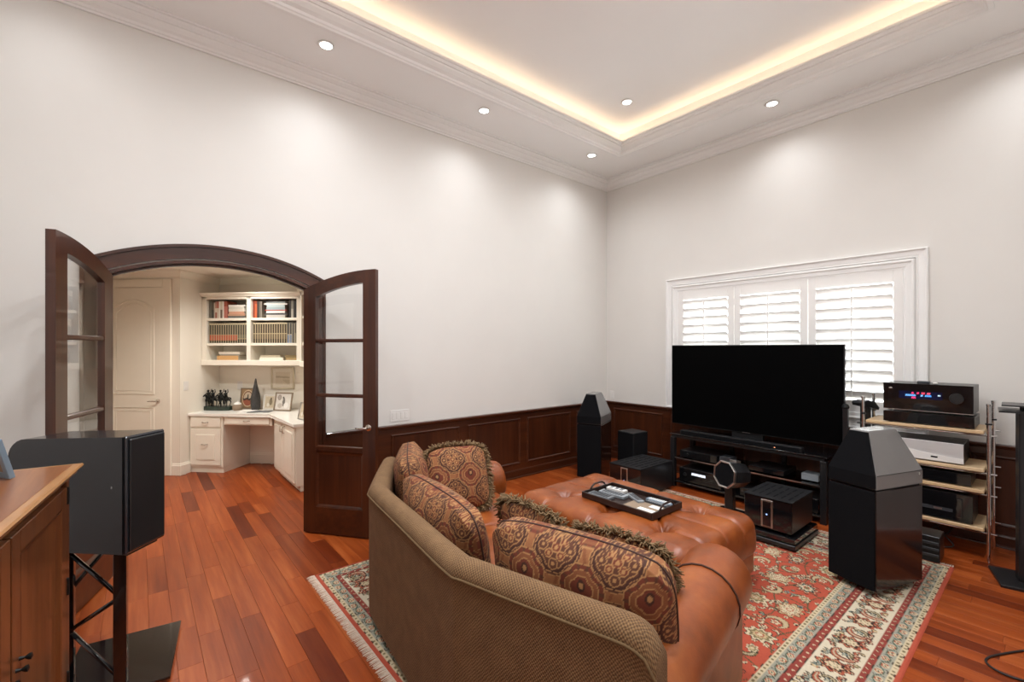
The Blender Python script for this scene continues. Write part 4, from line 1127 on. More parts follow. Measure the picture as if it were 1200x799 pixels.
def cushion(name, label, center, ex, ey, L, Hh, T, group=None, ph=(0, 0), fringe=False, sag=0.0, nseed=0, cat='cushion', e_pow=2.5):
    ex = Vector(ex).normalized(); ez = ex.cross(Vector(ey)).normalized(); ey = ez.cross(ex).normalized()
    cen = Vector(center)
    t = thing(name, label, cat, (cen.x, cen.y, cen.z - Hh/2), 0, group)
    nu, nv = max(40, int(L / .004)), max(30, int(Hh / .004))
    u, v = np.meshgrid(np.linspace(-1, 1, nu), np.linspace(-1, 1, nv))
    def shape(u, v, sgn):
        au, av = np.abs(u), np.abs(v)
        pinch = 1 - .07 * (1 - av**2) ; px = L/2 * u * (1 - .05 * (1 - au**2) * 0) * (.96 + .04 * av**3)
        py = Hh/2 * v * (.93 + .07 * au**4)
        rc = np.clip((au**3.4 + av**3.4), 0, 2)      # soften the corners
        k = np.where(rc > 1, rc**(-1/3.4), 1.0); px = px * k; py = py * k
        e = np.clip(1 - au**e_pow, 0, 1)**.55 * np.clip(1 - av**e_pow, 0, 1)**.55
        rn = np.sin(u * 5.1 + nseed) * np.cos(v * 4.3 + nseed * 1.7) * .05 + np.sin(u * 11 + v * 7 + nseed * 2.3) * .02
        gath = .05 * np.cos(np.arctan2(v, u) * 26) * np.clip(np.hypot(u, v) - .95, 0, .4)
        pz = sgn * T/2 * e * (1 + rn) + .0 * gath
        py2 = py - sag * (1 - u**2) * (v + 1) * .5 * Hh
        return px, py2, pz
    E = np.array([list(ex), list(ey), list(ez)])
    for sgn, nm in ((1, 'front_panel'), (-1, 'back_panel')):
        px, py, pz = shape(u, v, sgn)
        P = np.stack([px, py, pz], -1) @ E + np.array(list(cen))
        su = np.cumsum(np.hypot(np.gradient(px, axis=1), np.gradient(pz, axis=1)), axis=1); sv = np.cumsum(np.hypot(np.gradient(py, axis=0), np.gradient(pz, axis=0)), axis=0)
        su = su - su[:, nu//2][:, None]; sv = sv - sv[nv//2, :][None, :]
        grid_obj(nm, P, damask(su + ph[0], sv + ph[1]), 'print_cloth', t, smooth=True, flip=(sgn < 0), world=True)
    k = 44; per = []
    for i in range(k): per.append((-1 + 2*i/k, -1))
    for i in range(k): per.append((1, -1 + 2*i/k))
    for i in range(k): per.append((1 - 2*i/k, 1))
    for i in range(k): per.append((-1, 1 - 2*i/k))
    pu = np.array([q[0] for q in per]); pv = np.array([q[1] for q in per])
    a, b, c_ = shape(pu, pv, 1); Q = np.stack([a, b, c_ * 0], -1) @ E + np.array(list(cen))
    obj('welt', tube(NB(), [tuple(q) for q in Q], .0042, 6, closed=True), 'piping_dark', t, world=True, smooth=True)
    if fringe:
        bm = NB(); rf = random.Random(nseed + 9); n_ = len(Q)
        out = np.stack([pu, pv, pu * 0], -1)
        for i in range(n_):
            for r_ in range(5):
                f = rf.random(); q = Q[i] * (1 - f) + Q[(i+1) % n_] * f
                o_ = np.array([a[i], b[i], 0]); o_ = o_ / np.linalg.norm(o_)
                w1 = o_ + np.array([rf.uniform(-.5, .5), rf.uniform(-.5, .5), rf.uniform(-.9, .9)]); w1 = w1 / np.linalg.norm(w1)
                w2 = w1 + np.array([rf.uniform(-.7, .7), rf.uniform(-.7, .7), rf.uniform(-.7, .7)]); w2 = w2 / np.linalg.norm(w2)
                ln = rf.uniform(.036, .062)
                p1 = q + (w1 @ E) * ln * .5; p2 = p1 + (w2 @ E) * ln * .5 + np.array([0, 0, -.012])
                tube(bm, [tuple(q), tuple(p1), tuple(p2)], [.0042, .0036, .002], 4)
        o = obj('fringe', bm, 'fringe_thread', t, world=True, smooth=True); o['kind'] = 'stuff'
    return t
G3 = 'large patterned back cushions of the sofa'
cushion('back_cushion', 'large rust patterned back cushion lying along the near rolled arm', (-4.075, -3.10, .69), (.26, -.965, 0), (-.16, -.04, .985), .79, .46, .27, G3, (.03, .02), nseed=1)
cushion('back_cushion', 'long rust patterned back cushion in the middle of the sofa', (-4.165, -2.255, .69), (-.10, -.995, 0), (-.17, .02, .985), .88, .44, .25, G3, (.1, .06), nseed=2)
cushion('back_cushion', 'rust patterned back cushion at the arm near the wainscot', (-3.90, -1.42, .70), (-.46, -.89, 0), (-.15, .08, .985), .72, .46, .25, G3, (.16, .01), nseed=3)
G4 = 'fringed throw pillows on the sofa'
cushion('throw_pillow', 'fringed square pillow leaning in front of the cushion by the far arm', (-3.66, -1.62, .70), (.96, -.22, .0), (.05, .30, .95), .46, .46, .17, G4, (.05, .1), True, nseed=4, cat='pillow', e_pow=2.4)
cushion('throw_pillow', 'fringed pillow standing between the two larger cushions, in front of them', (-3.875, -2.66, .655), (.05, -1, 0), (-.30, 0, .95), .44, .42, .16, G4, (.02, .04), True, nseed=5, cat='pillow', e_pow=2.4)
cushion('throw_pillow', 'fringed pillow lying in front of the cushion beside the near rolled arm', (-3.76, -3.08, .635), (.22, -.97, 0), (-.32, -.05, .94), .44, .40, .16, G4, (.09, .0), True, nseed=6, cat='pillow', e_pow=2.4)

# ------------------------------------------------------------------ ottoman
OX0, OX1, OY0, OY1 = -3.06, -2.09, -2.98, -1.53
ott = thing('ottoman', 'large tufted brown leather ottoman', 'ottoman', ((OX0+OX1)/2, (OY0+OY1)/2, ZF))
btn = [(x, y) for x in (-2.30, -2.70) for y in (-2.67, -2.255, -1.84)] + [(-2.90, -2.46), (-2.90, -2.05), (-2.50, -2.46), (-2.50, -2.05)]
btn = [(x, y) for x in (-2.33, -2.80) for y in (-2.68, -2.255, -1.83)] + [(-2.565, y) for y in (-2.47, -2.04)]
def ott_z(x, y):
    e = np.minimum(np.minimum(x - OX0, OX1 - x), np.minimum(y - OY0, OY1 - y)); r_ = .10
    e = np.clip(e, 0, r_); z = .46 - r_ * (1 - np.sqrt(np.clip(1 - ((r_ - e) / r_)**2, 0, 1))) * .95
    for i, (bx, by) in enumerate(btn):
        rr = np.hypot(x - bx, y - by); th = np.arctan2(y - by, x - bx)
        z = z - .040 * np.exp(-(rr / .055)**2) - .005 * np.exp(-((rr - .04) / .035)**2) * (np.cos(10 * th + i) > .2)
    def crease(a, b, amp):
        nonlocal z
        ax, ay = a; dx, dy = b[0] - ax, b[1] - ay; L2 = dx*dx + dy*dy
        f = np.clip(((x - ax) * dx + (y - ay) * dy) / L2, 0, 1); dist = np.hypot(x - ax - f*dx, y - ay - f*dy)
        z = z - amp * np.exp(-(dist / .011)**2) - amp * .4 * np.exp(-(dist / .045)**2)
    c1 = btn[6:]
    for (bx, by) in btn[:6]:
        for (cx, cy) in c1:
            if abs(by - cy) < .26: crease((bx, by), (cx, cy), .019)
        crease((bx, by), (OX1 if bx > -2.5 else OX0, by), .016)
    for bx in (-2.33, -2.80):
        crease((bx, -2.68), (bx, OY0), .016); crease((bx, -1.83), (bx, OY1), .016)
    crease((-2.565, -2.47), (-2.565, OY0), .008); crease((-2.565, -2.04), (-2.565, OY1), .008)
    return z
xs = np.concatenate([OX0 + .10 * (1 - np.cos(np.linspace(0, np.pi/2, 9))), np.linspace(OX0 + .108, OX1 - .108, 96), OX1 - .10 * (1 - np.cos(np.linspace(np.pi/2, 0, 9)))])
ys = np.concatenate([OY0 + .10 * (1 - np.cos(np.linspace(0, np.pi/2, 9))), np.linspace(OY0 + .108, OY1 - .108, 150), OY1 - .10 * (1 - np.cos(np.linspace(np.pi/2, 0, 9)))])
X, Y = np.meshgrid(xs, ys); Z = ott_z(X, Y)
def rounded(X, Y, bul=0.0):
    cx, cy = (OX0+OX1)/2, (OY0+OY1)/2; hx, hy = (OX1-OX0)/2, (OY1-OY0)/2
    U, V = (X - cx), (Y - cy); k = .10
    qx, qy = np.abs(U) - (hx - k), np.abs(V) - (hy - k)
    m_ = (qx > 0) & (qy > 0); mx = np.maximum(qx, qy); hyp = np.hypot(qx, qy) + 1e-9; f = np.where(m_, mx / hyp, 1)
    U = np.where(m_, np.sign(U) * (hx - k + qx * f), U); V = np.where(m_, np.sign(V) * (hy - k + qy * f), V)
    return cx + U * (1 + bul), cy + V * (1 + bul)
# top grid wrapped down with skirt rows
ring_rows = [(.0, 0), (-.04, .006), (-.09, .008), (-.14, .004), (-.165, -.01), (-.17, -.03)]
Xr, Yr = rounded(X, Y)
P = np.stack([Xr, Yr, Z + ZF], -1)
grid_obj('tufted_top', P, None, 'leather', ott, world=True)
def border_idx(h, w_):
    return [(0, j) for j in range(w_)] + [(i, w_-1) for i in range(1, h)] + [(h-1, j) for j in range(w_-2, -1, -1)] + [(i, 0) for i in range(h-2, 0, -1)]
bi_ = border_idx(*X.shape); cx, cy = (OX0+OX1)/2, (OY0+OY1)/2
rings = []
for dz, bo in ring_rows:
    rg_ = []
    for (i, j) in bi_:
        vx, vy = Xr[i, j] - cx, Yr[i, j] - cy; nv_ = Vector((vx / .6, vy / .9)); l_ = max(1e-6, math.hypot(vx, vy))
        rg_.append((Xr[i, j] + bo * vx / l_, Yr[i, j] + bo * vy / l_, (Z[i, j] if dz == 0 else .37 + dz) + ZF))
    rings.append(rg_)
obj('side_band', loft(NB(), rings, False, True), 'leather', ott, world=True, smooth=True)
obj('base', B(OX0 + .025, OX1 - .025, OY0 + .025, OY1 - .025, .055 + ZF, .21 + ZF, .02, 3), 'leather', ott, world=True, smooth='auto')
for bx, by in btn:
    z = float(ott_z(np.array([bx]), np.array([by]))[0]) + ZF
    obj('button', ellip(NB(), (bx, by, z + .004), (.014, .014, .008)), 'leather', ott, world=True, smooth=True)
for x in (OX0 + .08, OX1 - .08):
    for y in (OY0 + .08, OY1 - .08): obj('foot', lathe(NB(), [(0, 0), (.024, 0), (.032, .056), (0, .056)], 12, c=(x, y, ZF)), 'tray_wood', ott, world=True)
# tray and remotes
TZ = .472
tr = thing('serving_tray', 'dark wooden tray with looped end handles on the ottoman', 'tray', (-2.592, -2.28, TZ))
a, b = .183, .30
obj('tray_base', B(-a, a, -b, b, 0, .008), 'tray_wood', tr)
for s in (-1, 1):
    obj('long_side', B(s*a - .006, s*a + .006, -b, b, 0, .042, .002), 'tray_wood', tr)
    pts = [(-a, 0), (a, 0), (a, .042), (.085, .044), (.07, .055), (.05, .075), (-.05, .075), (-.07, .055), (-.085, .044), (-a, .042)]
    es = obj('end_side', prism(NB(), [(-a, 0), (a, 0), (a, .042), (-a, .042)], s*b - .006, s*b + .006, xz), 'tray_wood', tr)
    obj('loop_handle', tube(NB(), [(-.09, s*b, .04), (-.07, s*b, .06), (-.045, s*b, .074), (.045, s*b, .074), (.07, s*b, .06), (.09, s*b, .04)], .007, 8), 'tray_wood', es, smooth=True)
def remote(label, x, y, rz, w_, l_, h_, mat, keys, kmat, group='remote controls in the tray', z=0.0):
    t = thing('remote_control', label, 'remote', (-2.592 + x, -2.28 + y, TZ + .0085 + z), rz, group)
    obj('case', B(-w_/2, w_/2, -l_/2, l_/2, 0, h_, .004, 2), mat, t)
    nr_, nc = keys
    if nr_:
        bm = NB()
        for i in range(nr_):
            for j in range(nc):
                cx = (j - (nc-1)/2) * w_ * .8 / nc; cy = (i - (nr_-1)/2) * l_ * .82 / nr_
                box(bm, cx - w_*.28/nc, cx + w_*.28/nc, cy - l_*.26/nr_, cy + l_*.26/nr_, h_, h_ + .002)
        obj('keypad', bm, kmat, t)
    return t
remote('wide grey keypad remote at the far front corner of the tray', -.10, .19, R(4), .085, .19, .022, 'mid_grey_plastic', (7, 4), 'dark_grey_plastic')
remote('light grey wide remote in the far half of the tray', .005, .155, R(6), .075, .22, .022, 'grey_plastic', (8, 3), 'dark_grey_plastic')
remote('white and grey stubby remote against the far tray edge', .105, .20, R(5), .055, .16, .024, 'white_plastic', (3, 2), 'mid_grey_plastic')
remote('grey slim remote across the middle of the tray', .055, -.005, R(-28), .05, .19, .02, 'grey_plastic', (9, 3), 'dark_grey_plastic')
remote('pale silver long remote at the near back corner of the tray', .125, -.165, R(4), .05, .2, .018, 'frame_silver_blue', (10, 3), 'white_plastic')
remote('black long remote beside the pale silver one', .072, -.18, R(2), .045, .18, .018, 'dark_grey_plastic', (9, 3), 'grey_plastic')
t = thing('notebook', 'brown paper covered notebook lying in the tray', 'notebook', (-2.63, -2.41, TZ + .0085))
obj('cover', B(-.11, .09, -.13, .11, 0, .006), 'kraft', t)
tag(obj('paper_slip', B(-2.70, -2.655, -2.555, -2.41, TZ + .015, TZ + .0165), 'paper'), 'white paper slip on the notebook in the tray', 'paper')
tag(obj('paper_slip', B(-2.615, -2.565, -2.54, -2.45, TZ + .015, TZ + .0175), 'paper'), 'small white card next to the remotes in the tray', 'paper')
# ------------------------------------------------------------------ floor-standing loudspeakers
def tower(label, loc, rz):
    t = thing('tower_speaker', label, 'loudspeaker', loc, rz, 'pair of pyramid-topped tower speakers')
    D_, hw = .47, .15
    obj('bass_cabinet', B(0, D_, -hw, hw, .036, .676, .004), 'dark_wine_gloss', t)
    g = obj('bass_grille', B(-.014, -.0005, -hw + .004, hw - .004, .042, .672, .004), 'black_cloth', t)
    obj('gap_strip', B(.012, D_ - .012, -hw + .012, hw - .012, .676, .688), 'black_matte', t)
    def rect(x0, x1, w_, z): return [(x0, -w_, z), (x1, -w_, z), (x1, w_, z), (x0, w_, z)]
    hd = obj('head_cabinet', loft(NB(), [rect(0, D_, hw, .688), rect(0, D_, hw, .775), rect(.078, .352, .06, 1.04), rect(.082, .348, .056, 1.044)]), 'graphite_paint', t)
    bm = NB(); e = .006
    def fr(z, x, w_): return [(x - e - .006, -w_, z), (x - e - .006, w_, z), (x - .0005, w_, z), (x - .0005, -w_, z)]
    loft(bm, [fr(.692, 0, hw - .004), fr(.775, 0, hw - .004), fr(1.034, .076, .058)])
    obj('head_grille', bm, 'black_cloth', hd)
    obj('side_seam', B(.004, D_ - .004, -hw - .0012, hw + .0012, .774, .777), 'black_matte', hd)
    for s in (-1, 1): obj('badge_screw', lathe(NB(), [(0, 0), (.009, 0), (.009, .004), (0, .004)], 12, mtx=Matrix.Translation((D_ - .04, s * hw, .755)) @ Matrix.Rotation(R(-90) * s, 4, 'X')), 'chrome', hd)
    for x in (.04, D_ - .04):
        for y in (-hw + .035, hw - .035):
            obj('spike', lathe(NB(), [(0, 0), (.004, .002), (.011, .02), (.011, .036), (0, .036)], 12, c=(x, y, 0)), 'chrome', t, smooth='auto')
tower('dark pyramid-topped tower speaker standing on the rug edge beside the equipment rack', (-1.712, -3.404, ZF), math.atan2(-.331, .944))
tower('dark pyramid-topped tower speaker standing by the wainscot in the room corner', (-1.185, -.675, .0005), math.atan2(.40, .915))

# ------------------------------------------------------------------ television and its stand
t = thing('television', 'large black flat television on the glass stand', 'television', (-.345, -2.155, .6165))
obj('panel', B(-.018, .022, -.875, .875, .075, 1.02, .004), 'black_satin', t)
obj('screen', B(-.0195, -.0175, -.866, .866, .085, 1.011), 'screen_black', t)
obj('rear_housing', B(.022, .06, -.6, .6, .12, .7, .015), 'black_matte', t)
obj('neck', B(-.004, .05, -.16, .16, .012, .2, .006), 'black_satin', t)
obj('foot_plate', B(-.13, .14, -.38, .38, .0, .013, .004), 'black_gloss', t)
obj('logo_bar', B(-.021, -.019, -.04, .04, .078, .083), 'silver', t)
SX0, SX1, SY0, SY1 = -.60, -.10, -2.955, -1.395
t = thing('television_stand', 'black glass-shelved television stand along the window wall', 'stand', ((SX0+SX1)/2, (SY0+SY1)/2, 0))
hx, hy = (SX1-SX0)/2, (SY1-SY0)/2
obj('top_shelf', B(-hx, hx, -hy, hy, .600, .614, .003), 'black_gloss', t)
bm = NB(); box(bm, -hx + .01, hx - .01, -hy + .02, hy - .02, .572, .600); obj('top_rail', bm, 'black_satin', t)
obj('middle_shelf', B(-hx + .02, hx - .02, -hy + .045, hy - .045, .335, .345, .002), 'smoked_glass', t)
obj('shelf_lip', B(-hx + .016, -hx + .0195, -hy + .045, hy - .045, .334, .346), 'silver', t)
obj('bottom_shelf', B(-hx + .01, hx - .01, -hy + .03, hy - .03, .055, .075, .002), 'black_gloss', t)
for x in (-hx + .03, hx - .03):
    for y in (-hy + .03, hy - .03): obj('leg', B(x - .028, x + .028, y - .026, y + .026, 0, .572, .004), 'black_satin', t)
for y in (-.27, .27): obj('divider', B(hx - .06, hx - .02, y - .02, y + .02, .075, .572, .003), 'black_satin', t)
def comp(name, label, cat, x0, x1, y0, y1, z0, z1, face=None, group=None, mat='black_satin', feet=True, knobs=()):
    """a component facing -x"""
    t = thing(name, label, cat, ((x0+x1)/2, (y0+y1)/2, z0), 0, group)
    hx, hy, h_ = (x1-x0)/2, (y1-y0)/2, z1 - z0; f = .008 if feet else 0
    obj('case', B(-hx + .01, hx, -hy, hy, f, h_, .003), mat, t)
    fp = obj('front_panel', B(-hx, -hx + .0095, -hy, hy, f, h_, .002), face or 'black_gloss', t)
    if feet:
        for x in (-hx + .04, hx - .04):
            for y in (-hy + .04, hy - .04): obj('foot', lathe(NB(), [(0, 0), (.014, 0), (.014, f), (0, f)], 10, c=(x, y, 0)), 'black_matte', t)
    for (ky, kz, kr) in knobs:
        obj('knob', lathe(NB(), [(0, 0), (kr, 0), (kr * .95, .014), (0, .015)], 24, mtx=Matrix.Translation((-hx, ky, kz)) @ Matrix.Rotation(R(-90), 4, 'Y')), 'black_satin', fp, smooth='auto')
    return t, fp, hx, hy, h_
comp('disc_player', 'slim black disc player on the upper left shelf of the television stand', 'player', -.56, -.2, -1.93, -1.50, .3455, .43, knobs=((.12, .05, .012),))
comp('small_box', 'small grey set-top box right of the disc player', 'box', -.56, -.42, -2.08, -1.96, .3455, .44, 'dark_grey_plastic', mat='dark_grey_plastic')
t, fp, hx, hy, h_ = comp('av_receiver', 'black receiver with a white lit display on the stand bottom shelf', 'receiver', -.57, -.17, -1.98, -1.50, .0755, .235, knobs=((.17, .09, .022),))
obj('display', B(-hx - .0015, -hx + .0005, -.07, .09, .095, .122), 'display_white', fp)
comp('disc_player', 'black player lying on the bottom shelf behind the octagonal speaker', 'player', -.57, -.2, -2.60, -2.18, .0755, .16)
comp('game_console', 'flat black console on the middle shelf behind the octagonal speaker', 'console', -.54, -.2, -2.58, -2.25, .3455, .40)
comp('router_box', 'small grey box at the right end of the stand middle shelf', 'box', -.5, -.36, -2.86, -2.72, .3455, .415, 'grey_plastic', mat='grey_plastic')
comp('amplifier', 'black amplifier at the right end of the stand bottom shelf', 'amplifier', -.57, -.2, -2.88, -2.64, .0755, .21)
t = thing('sound_bar', 'low black bar speaker lying in front of the television', 'sound bar', (-.545, -2.13, .6145))
obj('bar', B(-.035, .035, -.62, .62, 0, .05, .008, 2), 'black_satin', t); obj('grille', B(-.0375, -.035, -.6, .6, .006, .044), 'black_cloth', t)
tag(obj('status_light', B(-.5835, -.5815, -2.52, -2.51, .628, .634), 'led_orange'), 'tiny orange status light on the television stand', 'light')

# ------------------------------------------------------------------ mono power amplifiers
def mono(label, loc, w_, d_, h_):
    t = thing('power_amplifier', label, 'amplifier', loc, 0, 'pair of black block power amplifiers')
    obj('chassis', B(0.012, d_, -w_/2, w_/2, .02, h_ - .008, .004), 'black_satin', t)
    obj('front_panel', B(0, .0115, -w_/2, w_/2, .02, h_ - .008, .003), 'black_gloss', t)
    lid = obj('lid', B(-.006, d_ + .002, -w_/2 - .004, w_/2 + .004, h_ - .0075, h_, .002), 'black_matte', t)
    for i in range(6):
        for j in range(3):
            x = .06 + j * (d_ - .1) / 3; y = -w_/2 + .04 + i * (w_ - .08) / 5
            obj('vent_slot', B(x, x + (d_ - .1) / 3 - .03, y - .006, y + .006, h_, h_ + .0012), 'black_cloth', lid)
    bd = obj('badge_frame', B(-.010, -.0005, -.046, .046, .03, h_ - .02, .004), 'bronze_badge', t)
    obj('badge_window', B(-.0125, -.0098, -.03, .03, .045, h_ - .035), 'black_gloss', bd)
    for s in (-1, 1): obj('badge_rail', B(-.0145, -.0098, s * .038 - .006, s * .038 + .006, .032, h_ - .022, .002), 'silver', bd)
    obj('power_light', lathe(NB(), [(0, 0), (.006, 0), (.006, .002), (0, .002)], 12, mtx=Matrix.Translation((-.0126, 0, h_ * .5)) @ Matrix.Rotation(R(-90), 4, 'Y')), 'led_blue', bd)
    for x in (.05, d_ - .05):
        for y in (-w_/2 + .05, w_/2 - .05): obj('foot', lathe(NB(), [(0, 0), (.02, 0), (.02, .02), (0, .02)], 12, c=(x, y, 0)), 'black_matte', t)
    return t
mono('black block power amplifier on the wood floor near the room corner', (-1.31, -1.285, ZF), .40, .62, .315)
PLZ = .098
t = thing('amplifier_platform', 'black two-tier platform on the rug under a power amplifier', 'platform', (-1.44, -2.775, ZF))
obj('lower_slab', B(-.005, .535, -.205, .205, .012, .048, .004), 'black_satin', t); obj('upper_slab', B(0, .53, -.20, .20, .056, PLZ - .001, .004), 'black_gloss', t)
for x in (.04, .49):
    for y in (-.16, .16): obj('foot', lathe(NB(), [(0, 0), (.018, 0), (.018, .056), (0, .056)], 12, c=(x, y, 0)), 'chrome', t)
mono('black block power amplifier raised on the two-tier platform', (-1.41, -2.765, ZF + PLZ), .36, .47, .275)

# octagonal centre speaker on its stand
t = thing('octagonal_speaker', 'black octagonal horn speaker with a silver rim before the television stand', 'loudspeaker', (-1.06, -2.27, ZF), R(0))
TI = Matrix.Translation((-.02, 0, .395)) @ Matrix.Rotation(R(-20), 4, 'Z') @ Matrix.Rotation(R(6), 4, 'Y') @ Matrix.Scale(.88, 4)
def octa(r, x): return [(x, r * math.cos(R(22.5 + 45*i)), r * math.sin(R(22.5 + 45*i)) * .95) for i in range(8)]
bm = loft(NB(), [octa(.150, -.0), octa(.150, .10), octa(.135, .22)]); bm.transform(TI); bd = obj('body', bm, 'black_satin', t)
bm = NB()
rings = [octa(.150, -.001), octa(.158, -.001), octa(.158, -.022), octa(.150, -.026), octa(.138, -.022), octa(.138, -.001)]
V = [[bm.verts.new(p) for p in r_] for r_ in rings]
for i in range(6):
    for j in range(8): bm.faces.new((V[i][j], V[i][(j+1) % 8], V[(i+1) % 6][(j+1) % 8], V[(i+1) % 6][j]))
bm.transform(TI); obj('rim', bm, 'silver', t)
bm = loft(NB(), [octa(.137, -.002), octa(.137, -.014)]); bm.transform(TI); obj('grille', bm, 'black_cloth', t)
bm = B(.10, .17, -.03, .06, .130, .152, .003); bm.transform(TI); obj('top_plate', bm, 'silver', t)
obj('stand_post', B(.04, .11, -.04, .04, .02, .30, .006), 'black_satin', t); obj('stand_base', B(-.04, .20, -.13, .13, 0, .02, .004), 'black_gloss', t)
# small box sub
t = thing('small_subwoofer', 'small black box speaker between the tower speaker and the power amplifier', 'loudspeaker', (-.62, -.90, .0005), R(-6))
obj('cabinet', B(-.13, .13, -.125, .125, .02, .57, .006), 'black_satin', t); obj('grille', B(-.142, -.1305, -.12, .12, .026, .564, .004), 'black_cloth', t)
for x in (-.09, .09):
    for y in (-.09, .09): obj('foot', lathe(NB(), [(0, 0), (.014, 0), (.014, .02), (0, .02)], 10, c=(x, y, 0)), 'black_matte', t)

# ------------------------------------------------------------------ equipment rack
t = thing('equipment_rack', 'chrome-post rack with four pale wooden shelves by the window', 'rack', (-.32, -3.575, 0))
PX = (-.185, .17)
for x in PX:
    for y in (-.378, .378):
        p = obj('post', lathe(NB(), [(0, 0), (.006, .003), (.013, .03), (.013, 1.17), (.015, 1.172), (.015, 1.185), (0, 1.187)], 14, c=(x, y, 0)), 'chrome', t, smooth='auto')
        obj('post_ring', lathe(NB(), [(.013, 0), (.02, 0), (.02, .012), (.013, .012)], 14, c=(x, y, 1.03)), 'black_satin', p)
SHZ = (.985, .700, .540, .258)
for z in SHZ:
    s = obj('shelf', B(-.205, .195, -.355, .355, z - .026, z, .004), 'maple', t)
    for x in PX: obj('cross_rod', tube(NB(), [(x, -.42, z - .036), (x, .42, z - .036)], .007, 8), 'chrome', s, smooth=True)
t, fp, hx, hy, h_ = comp('av_processor', 'big black receiver with a blue and red lit display on the top rack shelf', 'receiver', -.525, -.17, -3.875, -3.34, 1.0865, 1.312, knobs=((-.175, .125, .042),))
gx = 90; gy = 14
u, v = np.meshgrid(np.linspace(0, 1, gx), np.linspace(0, 1, gy)); c = np.ones(u.shape + (3,)) * np.array([.01, .03, .12]); rd = random.Random(4)
for (r0, r1, c0, c1, col) in ((9, 12, .30, .36, '#ff3d6a'), (9, 12, .43, .48, '#ff3d6a'), (9, 12, .54, .62, '#ff4a60'), (9, 12, .66, .74, '#ff5a70'), (5, 8, .16, .40, '#6fb4ff'), (5, 8, .52, .57, '#7fc0ff'), (5, 8, .62, .76, '#5aa8ff'), (1, 4, .30, .40, '#ff3d7a'), (7, 9, .90, .96, '#d8f0ff')):
    for j in range(r0, min(r1, gy)):
        for i in range(int(c0 * gx), int(c1 * gx)):
            if (i * 7 + j * 5) % 4 != 0: c[j, i] = hexs(col)
P = np.stack([np.full_like(u, -hx - .0012), .165 - u * .26, .105 + v * .06], -1)
grid_obj('display', P, c, 'display_glow', fp, smooth=False)
obj('logo', ellip(NB(), (-hx - .0005, .22, .185), (.002, .012, .007)), 'silver', fp)
obj('trim_line', B(-hx - .001, -hx + .002, -hy, hy, .008, .013), 'silver', fp)
comp('disc_player', 'slim black player under the big receiver on the top rack shelf', 'player', -.525, -.17, -3.88, -3.34, .9855, 1.078)
tag(obj('remote_sensor', B(-.48, -.43, -3.62, -3.545, 1.3125, 1.332, .003), 'dark_grey_plastic'), 'small black sensor box on top of the big receiver', 'sensor')
tag(obj('plastic_clip', B(-.48, -.45, -3.67, -3.64, 1.3125, 1.328, .006), 'white_plastic'), 'tiny white clip on top of the big receiver', 'clip')
t, fp, hx, hy, h_ = comp('silver_amplifier', 'silver amplifier with a curved white front on the second rack shelf', 'amplifier', -.51, -.17, -3.82, -3.36, .7005, .862, 'brushed_silver', mat='black_satin')
wv = [(-hy, .012), (hy, .012)] + [(hy - 2*hy*i/14, .05 + .06 * (1 - i/14)**1.6) for i in range(15)]
obj('wave_plate', prism(NB(), wv, -hx - .004, -hx - .0002, yz), 'white_plastic', fp)
obj('logo', B(-hx - .0055, -hx - .004, -.085, -.045, .035, .047, .001), 'black_gloss', fp)
comp('disc_player', 'slim black player on the third rack shelf', 'player', -.50, -.17, -3.86, -3.33, .5405, .635)
t, fp, hx, hy, h_ = comp('power_amplifier', 'black power amplifier with a vertical handle on the lowest rack shelf', 'amplifier', -.51, -.17, -3.87, -3.33, .2585, .475)
obj('handle_bar', B(-hx - .016, -hx, -.215, -.18, .04, .185, .005), 'black_gloss', fp); obj('band', B(-hx - .003, -hx, -.16, .2, .07, .095), 'dark_grey_plastic', fp); obj('badge', B(-hx - .004, -hx - .002, -.10, -.05, .075, .09), 'silver', fp)
# cables below the rack
rc = random.Random(8)
CABS = [[(-.25, -3.40, .22), (-.34, -3.45, .10), (-.42, -3.55, .03), (-.5, -3.42, .012)], [(-.22, -3.6, .22), (-.33, -3.66, .12), (-.38, -3.75, .03), (-.46, -3.62, .012)], [(-.2, -3.75, .22), (-.3, -3.7, .09), (-.45, -3.5, .02), (-.62, -3.38, .012)],
        [(-.3, -3.3, .24), (-.42, -3.34, .16), (-.44, -3.5, .17), (-.3, -3.6, .23)], [(-.3, -3.45, .24), (-.43, -3.5, .13), (-.44, -3.62, .14), (-.3, -3.72, .23)]]
for cb in CABS:
    tag(obj('cable', tube(NB(), smoothpath([Vector(p) for p in cb], 8), .006, 7), 'rubber_cable', smooth=True), 'black cable hanging below the lowest rack shelf', 'cable', 'cables below the equipment rack')
tag(obj('power_strip', B(-.62, -.56, -3.42, -3.10, .001, .045, .006), 'black_satin'), 'black power strip on the floor behind the tower speaker', 'power strip')
pts = [(-1.05, -4.50, .006), (-1.5, -4.32, .006), (-1.85, -4.12, .006), (-2.02, -4.045, .006), (-2.10, -4.09, .006), (-2.09, -4.19, .006), (-1.98, -4.28, .006), (-1.8, -4.36, .006)]
tag(obj('floor_cable', tube(NB(), smoothpath([Vector(p) for p in pts], 10), .005, 8), 'rubber_cable', smooth=True), 'thin black cable looping on the bare wood floor past the rug', 'cable')

t = thing('power_conditioner', 'black ribbed power box on the floor between tower speaker and rack', 'power box', (-.72, -3.65, .0005))
obj('case', B(-.10, .10, -.075, .075, .012, .20, .004), 'black_satin', t)
for z in (.05, .095, .14): obj('rib', B(-.106, -.1, -.07, .07, z, z + .02, .002), 'dark_grey_plastic', t)
for x in (-.07, .07): obj('foot', B(x - .015, x + .015, -.06, .06, 0, .012), 'black_matte', t)
